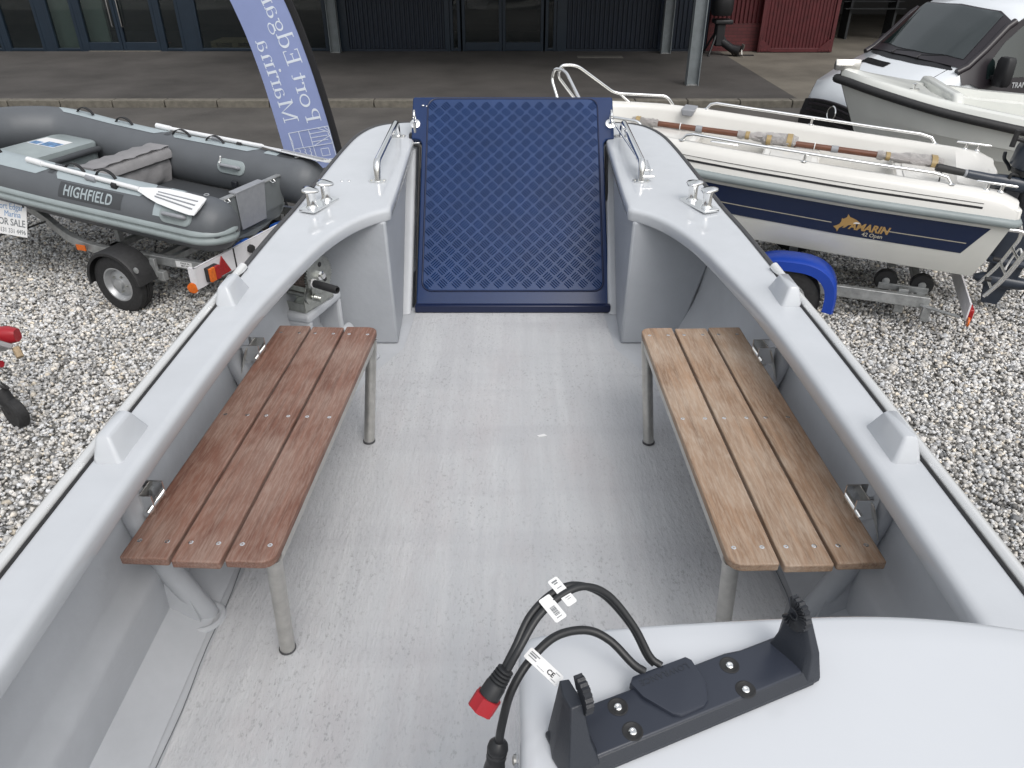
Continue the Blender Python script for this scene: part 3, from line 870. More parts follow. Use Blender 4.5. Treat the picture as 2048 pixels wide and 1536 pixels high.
        for q in (a0, a1):
            MB().prism([(x, y) for x, y in rrect(.085, .05, .022, 5)], q + V(0, 0, .0), (1, 0, 0), (0, 1, 0), (0, 0, .005)).build('rail_foot', 'steel', g, True)
            b = MB()
            for dx in (-.03, .03): b.sphere(q + V(dx, 0, .006), .006, 8, (1, 1, .5))
            b.build('rail_screws', 'satin_steel', g, True)
        # twin bollard
        q = V(CX + s * .838, 3.24, zf(3.24))
        ang = R(22) * s
        rot = Matrix.Rotation(ang, 3, 'Z')
        bd = MB().prism([tuple((rot @ V(x, y, 0)).to_2d()) for x, y in rrect(.078, .20, .008)], q, (1, 0, 0), (0, 1, 0), (0, 0, .012)).build('bollard_plate', 'steel', t, True, bevel=.003)
        for dy in (-.055, .055):
            c = q + rot @ V(0, dy, .012)
            MB().lathe([(.026, 0), (.022, .006), (.0195, .014), (.0195, .06), (.023, .068)], c, (0, 0, 1), 20).build('bollard_post', 'steel', bd, True)
            cap = [(.036 * math.cos(k) * (1.0 + .14 * math.cos(3 * k)), .036 * math.sin(k) * (1 + .14 * math.cos(3 * k))) for k in [2 * math.pi * i / 24 for i in range(24)]]
            MB().loft([[c + V(x * k, y * k, z + .12 * x * s) for x, y in cap] for k, z in ((.6, .066), (1, .070), (1.02, .076), (.9, .081), (.4, .083))]).build('bollard_cap', 'steel', bd, True, angle=50)
        # round side frames between gunwale and deck
        for y in (1.47, 2.27):
            bx = wb(y) - .085
            MB().tube([(CX + s * (wt(y) - .012), y - .02, 1.58), (CX + s * (wt(y) - .018), y - .005, 1.42), (CX + s * (wb(y) - .035), y + .02, 1.2), (CX + s * bx, y + .05, .995)], .032, 16).build('side_frame', 'liner', t, True)
            m = MB().prism([(wt(y) - .04, 1.45), (wt(y) + .0, 1.45), (wb(y) + .0, 1.02), (bx, 1.0)], (CX, y + .005, 0), (s, 0, 0), (0, 0, 1), (0, .03, 0))
            m.build('frame_web', 'liner', t, True)
            MB().tube([(CX + s * (bx + .05 * math.cos(k)), y + .03 + .05 * math.sin(k), 1.004) for k in [2 * math.pi * i / 16 for i in range(16)]], .010, 8, closed=True).build('weld_bead', 'liner', t, True)
    b = MB()
    for x in (-.812, -.778): b.sphere((x, 3.56, sheer(3.55) + .001), .007, 10, (1, 1, .6))
    b.build('deck_screws', 'steel', t, True)
    MB().lathe([(.02, 0), (.035, .004), (.04, .03), (.015, .04)], (-.80, 3.14, 1.56), (.4, -1, -.3), 16).build('drain_boss', 'rubber', t, True)

    # ---- ramp: local s up the slope, q across, n out of the face
    a = R(46.7); e = V(0, math.cos(a), math.sin(a)); nn = V(0, -math.sin(a), math.cos(a)); o0 = V(.004, 3.535, 1.012)
    RP = lambda q, sv, h=0: o0 + V(q, 0, 0) + e * sv + nn * h
    out = [(-.503, 0.0), (.503, 0.0), (.497, .945), (.51, .965), (.555, .972), (.553, 1.215), (.545, 1.225), (-.545, 1.225), (-.553, 1.215), (-.555, .972), (-.51, .965), (-.497, .945)]
    ramp = MB().loft([[RP(x, y, -.055) for x, y in out], [RP(x, y, 0) for x, y in out]]).build('bow_ramp', 'navy', t, True, bevel=.008)
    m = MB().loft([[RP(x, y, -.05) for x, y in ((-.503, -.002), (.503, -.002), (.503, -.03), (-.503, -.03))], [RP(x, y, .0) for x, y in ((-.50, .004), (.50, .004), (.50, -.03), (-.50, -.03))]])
    m.build('ramp_lip', 'navy_shade', ramp, True, bevel=.006)
    MB().box2((-.500, 3.500, 1.004), (.508, 3.534, 1.044)).build('ramp_sill', 'navy_shade', ramp, True, bevel=.005)  # coloured dark to carry the shaded line along the ramp foot
    # recess groove, then the tread panel
    pw = lambda sv: lerp(.474, .467, sv / 1.22)
    def panel(gx, g0, g1):
        pts = []
        r = .05
        for cx, cy, q0 in ((-1, g0, 180), (1, g0, 270)):
            for j in range(6):
                q = R(q0 + 90 * j / 5); pts.append((cx * (pw(0) - gx - r) + r * math.cos(q), cy + r + r * math.sin(q)))
        for cx, cy, q0 in ((1, g1, 0), (-1, g1, 90)):
            for j in range(6):
                q = R(q0 + 90 * j / 5); pts.append((cx * (pw(1.2) - gx - r) + r * math.cos(q), cy - r + r * math.sin(q)))
        return pts
    MB().tube([RP(x, y, .001) for x, y in panel(0, .095, 1.212)], .0045, 8, closed=True).build('panel_groove', 'navy_shade', ramp, True)
    m = MB().loft([[RP(x, y, h) for x, y in panel(g, .095 + g, 1.212 - g)] for g, h in ((.003, .0005), (.006, .004))])
    pl = m.build('tread_panel', 'tread', ramp, True)
    # five-bar tread pattern, moulded proud of the panel
    m = MB(); p = .0520
    c45 = math.sqrt(.5)
    for i in range(-22, 40):
        for j in range(-40, 40):
            cx = (i - j) * p * c45; cy = .65 + (i + j) * p * c45
            if not (.115 < cy < 1.195) or abs(cx) > .452: continue
            d1 = (c45, c45) if (i + j) % 2 else (c45, -c45)
            if (i % 2 + j % 2) % 2 == 0: d1 = (c45, -c45)
            else: d1 = (c45, c45)
            d2 = (-d1[1], d1[0])
            for k in range(4):
                ww = (k - 1.5) * .0118; L = .0245 - (.003 if k in (0, 3) else 0)
                x0, y0 = cx + d2[0] * ww, cy + d2[1] * ww
                pts = []
                for u, w in ((-L, 0), (-L * .75, -.0034), (L * .75, -.0034), (L, 0), (L * .75, .0034), (-L * .75, .0034)):
                    pts.append(RP(x0 + d1[0] * u + d2[0] * w, y0 + d1[1] * u + d2[1] * w, .0038))
                for u in (-L * .7, L * .7): pts.append(RP(x0 + d1[0] * u, y0 + d1[1] * u, .0094))
                m.add(pts, [(0, 1, 6), (1, 2, 7, 6), (2, 3, 7), (3, 4, 7), (4, 5, 6, 7), (5, 0, 6)])
    m.build('tread_bars', 'tread_bar', pl, True, flat=True)
    # black seals beside the ramp
    for s in (1, -1):
        MB().tube(rpath([RP(s * .56, .955, -.04), RP(s * .512, .945, -.03), RP(s * .509, .02, -.04)], .05), .0075, 8).build('ramp_seal', 'rubber', t, True)
        # ring latch on the ear
        q = RP(s * .535, 1.055, 0)
        la = MB().lathe([(.027, 0), (.027, .012), (.012, .016), (.010, .04)], q, nn, 18).build('latch_boss', 'steel', ramp, True)
        MB().tube([q + nn * .02 + V(0, 0, .032) + V(.0, .012 * math.cos(k) * 2, .03 * math.sin(k)) for k in [2 * math.pi * i / 16 for i in range(16)]], .0065, 8, closed=True).build('latch_ring', 'steel', la, True)
        if s < 0:
            MB().cyl(q + nn * .03, q + V(0, -.03, -.085), .0085).box(q + V(0, -.03, -.09), (.05, .03, .012)).build('latch_pin', 'steel', la, True, bevel=.003)
            MB().box(q + V(-.01, -.02, -.06), (.05, .04, .04)).build('latch_block', 'rubber', la, True, bevel=.006)
    b = MB().sphere(RP(-.495, 1.17, .002), .009, 10, (1, 1, .6)).sphere(RP(-.475, 1.165, .002), .005, 8); b.build('ramp_bolt', 'steel', ramp, True)
    # stay rod with its turnbuckle on the right
    p0, p1 = RP(.548, 1.055, .03), V(.645, 3.58, 1.71)
    d = (p1 - p0).normalized()
    L = (p1 - p0).length
    rod = MB().cyl(p0, p0 + d * (L - .17), .0058).build('stay_rod', 'steel', t, True)
    MB().tube([p0 + d * (L - .18), p0 + d * (L - .17), p0 + d * (L - .09), p0 + d * (L - .085)], [.006, .0105, .0115, .007], 12).build('rod_socket', 'steel', rod, True)
    m = MB()
    for k in (-1, 1): m.box(p1 - d * .03 + V(k * .016, 0, .006), (.006, .14, .022), rot=Matrix.Rotation(math.atan2(d.z, -d.y) * -1, 3, 'X'))
    m.cyl(p1 + V(-.026, .02, .002), p1 + V(.026, .02, .002), .007).cyl(p1 + V(-.026, -.04, -.012), p1 + V(.026, -.04, -.012), .007)
    m.build('rod_fork', 'steel', rod, True)

    # ---- winch pedestal moulded on the left side
    m = MB()
    x0, x1, y0, y1, z1 = -.95, -.785, 2.84, 3.12, 1.335
    m.box2((x0, y0, z1 - .04), (x1, y1, z1)); m.box2((x0, y0 + .002, 1.08), (x1 - .002, y0 + .035, z1 - .03)); m.box2((x0, y1 - .03, 1.08), (x1 - .002, y1 - .002, z1 - .03))
    m.box2((x0 - .01, y0 + .03, 1.08), (x0 + .06, y1 - .03, z1 - .03))
    def yawp(mm):
        mm.v = [tuple(Matrix.Rotation(R(-17), 3, 'Z') @ (V(*p) - V(-.87, 2.97, 0)) + V(-.882, 2.935, 0)) for p in mm.v]
    yawp(m)
    m.build('winch_pedestal', 'liner', t, True, bevel=.014, seg=3)
    m = MB()
    m.prism([(0, 0), (.16, 0), (.02, .16), (0, .16)], (-.80, y1 - .02, 1.0), (1, 0, 0), (0, 0, 1), (0, .06, 0))
    yawp(m)
    m.build('pedestal_gusset', 'liner', t, True, bevel=.02)
    # worn white chip on the deck
    m = MB(); c = V(.118, 2.405, 1.0045); m.prism([(.02, 0), (.008, .012), (-.006, .006), (-.02, .003), (-.012, -.008), (.004, -.006)], c, (1, 0, 0), (0, 1, 0), (0, 0, .001)); m.build('paint_chip', 'white', t, True)
craft()

# ------------------------------------------------------------------ hand winch on its pedestal
def winch():
    t = thing('hand_winch', 'zinc plated hand winch with a rope drum and black crank grip, left of the ramp', 'winch', (-.87, 2.97, 1.337))
    x0, x1 = -.945, -.815
    m = MB()
    m.box2((x0, 2.87, 1.3365), (x1, 3.06, 1.343)); 
    for x in (x0, x1 - .006):
        m.prism([(2.872, 1.343), (3.058, 1.343), (3.03, 1.50), (2.93, 1.50), (2.872, 1.40)], (x, 0, 0), (0, 1, 0), (0, 0, 1), (.006, 0, 0))
    m.box2((x0 + .006, 2.872, 1.343), (x1 - .006, 2.877, 1.375))
    m.build('frame', 'zinc', t, True, bevel=.002)
    dc = V(x0 + .012, 2.965, 1.475)
    prof = [(.02, 0)]
    L = .10; k = 9
    for i in range(k):
        c = L * (i + .5) / k
        for q in (-.45, -.2, 0, .2, .45): prof.append((.058 + .006 * math.cos(q * 3.14), c + q * L / k))
    prof.append((.02, L))
    MB().lathe(prof, dc, (1, 0, 0), 32).build('rope_drum', 'rope', t, True, angle=70)
    # gear
    g = []
    for i in range(46):
        for dr, da in ((.076, .0), (.083, .3), (.083, .6), (.076, .9)):
            q = 2 * math.pi * (i + da) / 46; g.append((dr * math.cos(q), dr * math.sin(q)))
    gx = x1 + .008
    m = MB().prism(g, (gx, 2.965, 1.475), (0, 1, 0), (0, 0, 1), (.008, 0, 0)); gear = m.build('gear', 'zinc', t, True)
    for q in (75, 205, 318): MB().cyl((gx + .004, 2.965 + .045 * math.cos(R(q)), 1.475 + .045 * math.sin(R(q))), (gx + .0095, 2.965 + .045 * math.cos(R(q)), 1.475 + .045 * math.sin(R(q))), .0105, n=18).build('gear_hole_shade', 'rubber', gear, True)  # solid black discs stand for the shade inside the holes
    MB().lathe([(.02, 0), (.02, .02), (.012, .024), (.012, .034)], (gx, 2.965, 1.475), (1, 0, 0), 8).build('hub_nut', 'steel', gear, True)
    m = MB().cyl((x0, 2.90, 1.405), (x1 + .05, 2.90, 1.405), .010).lathe([(.03, 0), (.034, .006), (.034, .014), (.02, .018)], (x1 + .006, 2.90, 1.405), (1, 0, 0), 24)
    for i in range(5): m.lathe([(.013, i * .009), (.016, i * .009 + .003), (.013, i * .009 + .007)], (x1 + .03, 2.90, 1.405), (1, 0, 0), 12)
    m.build('pinion_shaft', 'zinc', t, True)
    MB().box((x1 + .034, 2.90, 1.445), (.008, .022, .09)).build('crank_arm', 'zinc', t, True, bevel=.003)
    MB().lathe([(.011, 0), (.019, .002), (.019, .008)], (x1 + .036, 2.90, 1.468), (1, 0, 0), 20).build('grip_collar', 'white', t, True)
    MB().lathe([(.016, 0), (.0165, .115), (.0145, .12), (.011, .12), (.011, .10)], (x1 + .044, 2.90, 1.468), (1, -.06, -.02), 20).build('crank_grip', 'rubber', t, True)
    t.location = (-.862, 2.925, 1.337); t.rotation_euler = (0, 0, R(-26))
winch()

# ------------------------------------------------------------------ two slatted benches
def bench(s, mat, label, corner_near, yaw):
    """s: +1 the bench on the right, -1 on the left. local y runs along the slats, local x points at the aisle side"""
    t = thing('slatted_bench', label, 'bench', (corner_near[0], corner_near[1], DK), (0, 0, yaw), 'slatted benches along the boat sides')
    W, G, L, Z, TH = .1182, .0090, 1.217, .430, .024
    ai = -s   # direction towards the aisle along local x
    first = None
    for k in range(3):          # k = 0 the slat by the aisle
        xa = s * (k * (W + G)); xb = xa + s * W
        lo, hi = min(xa, xb), max(xa, xb)
        r_in = .034 if k == 0 else .006
        pts = []
        def corner(cx, cy, r, q0):
            for j in range(6):
                q = R(q0 + 90 * j / 5); pts.append((cx + r * math.cos(q), cy + r * math.sin(q)))
        rl = r_in if s > 0 else .006; rr_ = .006 if s > 0 else r_in
        off = (.004, -.003, .002)[k]
        corner(hi - rr_, L - rr_ + off, rr_, 0); corner(lo + rl, L - rl + off, rl, 90); corner(lo + rl, rl + off, rl, 180); corner(hi - rr_, rr_ + off, rr_, 270)
        pl = MB().prism(pts, (0, 0, Z - TH), (1, 0, 0), (0, 1, 0), (0, 0, TH)).build('slat', mat, t, bevel=.004, seg=3)
        for y in (.060, .615, 1.16):
            for f in (.2, .78):
                x = lerp(lo, hi, f)
                if first is None:
                    m = MB().lathe([(.0062, -.001), (.0062, .0006), (.0042, .0012), (.0022, .0010), (.0020, -.0005)], (0, 0, 0), (0, 0, 1), 14)
                    first = m.build('screw', 'steel', pl); first.location = (x, y, Z)
                else:
                    c = first.copy(); COL.objects.link(c); c.parent = pl; c.location = (x, y, Z)
    # frame: aisle rail, cross bars, legs, hinge brackets at the wall
    m = MB()
    m.box((s * .022, .61, Z - TH - .016), (.035, 1.12, .03))
    for y in (.060, .615, 1.16): m.box((s * .19, y, Z - TH - .0125), (.30, .035, .024))
    m.build('under_frame', 'satin_steel', t, bevel=.003)
    for y in (.045, 1.17):
        lx = s * .017
        ex_, ey_ = (s * .045, .055) if y < .5 else (s * .028, -.09)
        lg = MB().tube([(lx, y, Z - TH), (lx + ex_, y + ey_, .005)], .0205, 18).build('leg', 'satin_steel', t)
        MB().lathe([(.0205, 0), (.0235, .001), (.0235, .006), (.0205, .008)], (lx + ex_, y + ey_, .0045), (0, 0, 1), 18).build('leg_foot', 'rubber_grey', lg)
    for y in (.185, .975):
        x = s * .378
        br = MB().prism([(-.038, -.09), (.038, -.09), (.046, 0), (.04, .03), (-.04, .03), (-.046, 0)], (x + s * .022, y, Z + .02), (0, 1, 0), (-s * .35, 0, 1), (s * .004, 0, 0)).build('hinge_bracket', 'satin_steel', t, bevel=.0015)
        
        for q in (-.03, .03): MB().box((x, y + q, Z + .03), (.055, .004, .06)).build('bracket_cheek', 'steel', br)
        m = MB().cyl((x - s * .012, y - .045, Z + .012), (x - s * .012, y + .045, Z + .012), .009, n=12)
        m.lathe([(.011, 0), (.011, .009), (.006, .012)], (x + s * .016, y, Z - .02), (-s, 0, .35), 6)
        m.build('bracket_bolt', 'steel', br)
    return t
bench(-1, 'mahogany', 'reddish brown slatted bench on steel legs along the left side', (-.563, 1.286), R(-2.9))
bench(1, 'teak', 'paler tan slatted bench on steel legs along the right side', (.513, 1.278), R(1.6))

# ------------------------------------------------------------------ helm console and display bracket
def console():
    t = thing('helm_console', 'glossy white helm console top at the bottom right of the boat', 'console', (.45, .4, DK))
    ZT = 1.975
    front = [(.006, .592), (.0075, .607), (.013, .617), (.025, .6235), (.06, .629), (.20, .645), (.40, .658), (.52, .655), (.64, .635), (.76, .60), (.85, .55)]
    pts = cat([(a, b, 0) for a, b in front], 4)
    outl = [(.008, .12), (.008, .35)] + [(p.x, p.y) for p in pts] + [(.86, .12)]
    cen = V(.43, .38, 0)
    rings = []
    for z, g in ((1.0, -.02), (1.4, -.01), (ZT - .05, 0), (ZT - .016, .0015), (ZT - .007, .005), (ZT - .002, .011), (ZT, .019), (ZT + .0004, .05)):
        r = []
        for x, y in outl:
            dx, dy = cen.x - x, cen.y - y
            L = math.hypot(dx, dy)
            r.append(V(x + dx / L * g, y + dy / L * g, z))
        rings.append(r)
    MB().loft(rings).build('console_body', 'white_gel', t, True, angle=55)
    MB().lathe([(.007, 0), (.007, .003), (.003, .005)], (.005, .505, 1.90), (-1, 0, 0), 12).build('side_screw', 'satin_steel', t, True)
    MB().box2((.002, .14, 1.74), (.008, .50, 1.905)).build('side_hatch', 'white_gel', t, True, bevel=.003)
    return t
console()

def bracket():
    o0 = V(.098, .45, 0); U = V(.923, .384, 0).normalized(); W = V(-U.y, U.x, 0)
    t = thing('display_bracket', 'empty charcoal plastic display bracket screwed on the white helm console', 'bracket', (.22, .52, 1.975))
    Q = lambda u, v, z: o0 + U * u + W * v + V(0, 0, z)
    z0 = 1.9765; zt = 1.994
    # base: long low tray with a bevelled front and a cranked rear edge
    bot = [(-.045, -.004), (.262, -.004), (.276, .010), (.276, .048), (.262, .062), (.20, .062), (.185, .064), (-.02, .064), (-.045, .056)]
    top = [(-.036, .004), (.250, .004), (.262, .012), (.264, .044), (.256, .057), (.205, .057), (.185, .0605), (-.012, .0605), (-.036, .050)]
    MB().loft([[Q(u, v, z0) for u, v in bot], [Q(u, v, z0 + .006) for u, v in bot], [Q(u, v, zt) for u, v in top]]).build('base', 'bracket', t, True, bevel=.0015, angle=25)
    MB().loft([[Q(u, v, zt - .001) for u, v in rr] for rr in ([(lerp(.113, a, 1.0), lerp(.03, b, 1.0)) for a, b in top],)] + [[Q(lerp(.113, a, .955), lerp(.031, b, .93), zt + .0012) for a, b in top]]).build('base_panel', 'bracket_gloss', t, True, bevel=.0008)
    # screw wells: black discs paint in the shade of the recesses
    for px in ((.033, .046), (.033, .015), (.176, .044), (.173, .011)):
        c = Q(px[0] + .003, px[1] , zt + .0012)
        MB().lathe([(.0112, 0), (.0112, .0004), (.0098, .0007), (.009, .0002)], c, (0, 0, 1), 20).build('screw_well_shade', 'rubber', t, True)
        MB().lathe([(.0044, .0002), (.0044, .0016), (.0034, .0026), (.0019, .0026), (.0017, .0012)], c + V(0, -.0008, 0), (0, 0, 1), 18).build('screw', 'steel', t, True)
    # cable cover
    cv = [(.068, .070), (.137, .070), (.141, .064), (.139, .034), (.128, .014), (.120, .010), (.092, .0095), (.084, .014), (.066, .044), (.062, .064)]
    cen = (.10, .042)
    m = MB().loft([[Q(lerp(cen[0], u, k), lerp(cen[1], v, k), z) for u, v in cv] for k, z in ((1.02, zt - .004), (1.02, zt + .0035), (1.0, zt + .0055), (.94, zt + .0062))])
    cvr = m.build('cable_cover', 'bracket_gloss', t, True, angle=30)
    vs, fs = text_mb('LOWRANCE', .0105, .0007, align='CENTER', bold=.0002, space=1.1)
    MB().add([Q(.102 - v.x, .0625 - v.y, zt + .0062 + v.z) for v in vs], fs).build('embossing', 'bracket', cvr, True)
    # two uprights with serrated ratchet discs
    for side in (-1, 1):
        if side < 0:
            rb = [(-.046, -.002), (-.008, -.002), (-.004, .010), (-.010, .058), (-.040, .060), (-.049, .03)]
            rm = [(-.040, .010), (-.017, .010), (-.014, .018), (-.017, .060), (-.034, .061), (-.041, .035)]
            rt = [(-.031, .028), (-.019, .028), (-.017, .034), (-.018, .060), (-.028, .062), (-.032, .045)]
            uc = -.0165
        else:
            rb = [(.236, .052), (.246, .002), (.252, -.003), (.272, -.002), (.277, .014), (.277, .048), (.264, .063)]
            rm = [(.251, .050), (.255, .012), (.259, .006), (.269, .006), (.273, .016), (.273, .050), (.265, .063)]
            rt = [(.255, .048), (.257, .032), (.259, .026), (.266, .026), (.269, .034), (.269, .054), (.263, .062)]
            uc = .2555
        m = MB().loft([[Q(u, v, z) for u, v in r] for r, z in ((rb, z0), (rb, z0 + .006), (rm, 2.016), (rt, 2.052))])
        up = m.build('upright', 'bracket', t, True, bevel=.0012, angle=25)
        # toothed C-shaped disc, open to the front
        g = []; k = 30; rr = .0215
        a0, a1 = R(-32), R(252)
        base_ang = R(40)
        for i in range(k + 1):
            q = base_ang + lerp(a0 + .9, a1 + .35, i / k)
            g.append((rr * (1 if i % 2 else .92) * math.cos(q), rr * (1 if i % 2 else .92) * math.sin(q)))
        for i in range(9):
            q = base_ang + lerp(a1 + .35, a0 + .9, i / 8); g.append((.006 * math.cos(q), .006 * math.sin(q)))
        c = Q(uc, .040, 2.052)
        MB().prism(g, c - U * .004 * (1 if side > 0 else .6), W, (0, 0, 1), U * .0085 * (1 if side < 0 else .9)).build('ratchet_disc', 'black_plastic', up, True, flat=True)
        m = MB()
        for i in range(22):
            q = base_ang + lerp(a0 + 1.0, a1 + .25, i / 21)
            d = W * math.cos(q) + V(0, 0, math.sin(q))
            tt = W * -math.sin(q) + V(0, 0, math.cos(q))
            b0 = c + U * (.0052 if side < 0 else -.0042) + d * .0085
            off = U * (.0016 if side < 0 else -.0016)
            m.add([b0 - tt * .0008, b0 + tt * .0008, b0 + d * .0115 + tt * .0018, b0 + d * .0115 - tt * .0018, b0 + off, b0 + d * .0115 + off], [(0, 1, 4), (1, 2, 5, 4), (3, 0, 4, 5), (2, 3, 5)])
        m.build('ratchet_teeth', 'black_plastic', up, True, flat=True)
    # cables, plug and printed tags
    def cab(pts, r, name='cable', k=8):
        return MB().tube(cat(pts, k), r, 12).build(name, 'cable', t, True)
    lo = [(.148, .549, 1.998), (.135, .553, 2.006), (.110, .570, 2.024), (.083, .575, 2.035), (.048, .562, 2.040), (.019, .536, 2.032), (-.001, .514, 2.01), (-.011, .502, 1.97), (-.015, .500, 1.935)]
    cab(lo, .0048)
    MB().lathe([(.0055, 0), (.011, .006), (.012, .012), (.0105, .016), (.0115, .018), (.0105, .022), (.0115, .025), (.0105, .03), (.0125, .045), (.0125, .08)], (-.0145, .5005, 1.944), (-.12, -.12, -.98), 20).build('connector', 'cable', t, True)
    hi = [(.168, .556, 1.999), (.156, .563, 2.006), (.138, .580, 2.035), (.110, .594, 2.068), (.082, .590, 2.088), (.056, .577, 2.09), (.028, .553, 2.082), (.008, .526, 2.065), (-.006, .512, 2.045)]
    cab(hi, .0042)
    cab([(p[0] - .007 + .004 * math.sin(i), p[1] + .003, p[2] - .001) for i, p in enumerate(hi)], .0042)
    d = V(-.55, -.45, -.75).normalized(); pc = V(-.006, .514, 2.048)
    prof = []
    for i in range(5): prof += [(.0068 + i * .0006, i * .004), (.0092 + i * .0004, i * .004 + .001), (.0092 + i * .0004, i * .004 + .003)]
    prof += [(.0115, .021), (.0118, .034), (.006, .036)]
    pg = MB().lathe(prof, pc, d, 20).build('plug', 'cable', t, True)
    ring = [(.0135 * (1 + .10 * (1 if (i // 2) % 2 else 0)) * math.cos(2 * math.pi * i / 24), .0135 * (1 + .10 * (1 if (i // 2) % 2 else 0)) * math.sin(2 * math.pi * i / 24)) for i in range(24)]
    ux = d.orthogonal().normalized()
    MB().prism(ring, pc + d * .034, ux, d.cross(ux), d * .017).build('plug_collar', 'red_plastic', pg, True, flat=True)
    # tags
    def tagp(org, ux, uy, w, h, lines, mark=None):
        ux = V(*ux).normalized(); uy = V(*uy); uy = (uy - ux * uy.dot(ux)).normalized(); nz = ux.cross(uy)
        if nz.z < 0: nz = -nz
        o = V(*org)
        fl = MB().prism([(x + w / 2, y + h / 2) for x, y in rrect(w, h, .002)], o, ux, uy, nz * -.0004).build('label_tag', 'paper', t, True, flat=True)
        m = MB()
        for (x, y, a, b) in lines: m.prism([(x, y), (x + a, y), (x + a, y + b), (x, y + b)], o + nz * .00015, ux, uy, nz * .0001)
        if lines: m.build('print', 'ink_grey', fl, True, flat=True)
        if mark: 
            vs, fs = text_mb(mark[0], mark[1], .0001, bold=mark[4] if len(mark) > 4 else 0)
            MB().add([o + nz * .0003 + ux * (v.x + mark[2]) + uy * (v.y + mark[3]) for v in vs], fs).build('lettering', 'ink', fl, True, flat=True)
        return fl
    rr2 = random.Random(3)
    # white flag tag on the lower cable, read along its length
    tagp((.012, .531, 2.046), (.72, -.62, -.25), (.62, .72, .28), .046, .0135,
         [(.003, .0095, .012, .0012), (.003, .007, .009, .0016), (.003, .0045, .011, .001), (.0365, .0105, .006, .0006), (.0365, .0022, .006, .0006), (.017, .0025, .010, .0004)], ('CE', .0075, .0285, .0042, .0002))
    bars = []
    x = .0035
    while x < .014:
        w = rr2.choice((.0004, .0007, .001)); bars.append((x, .004, w, .0065)); x += w + rr2.choice((.0004, .0006))
    tagp((.040, .574, 2.094), (.60, -.76, -.25), (-.7, -.64, -.1), .031, .015, [(b[0] + .010, b[1], b[2], b[3]) for b in bars] + [(.0265, .004, .0008, .007)])
    tagp((.049, .596, 2.098), (.60, -.76, -.25), (-.7, -.64, -.1), .036, .013, [(.003, .003, .002, .007), (.006, .004, .0015, .005), (.012, .003, .0009, .006), (.018, .002, .0008, .009), (.0205, .002, .0008, .007), (.026, .003, .0006, .006), (.0285, .003, .0006, .005)])
    return t
bracket()

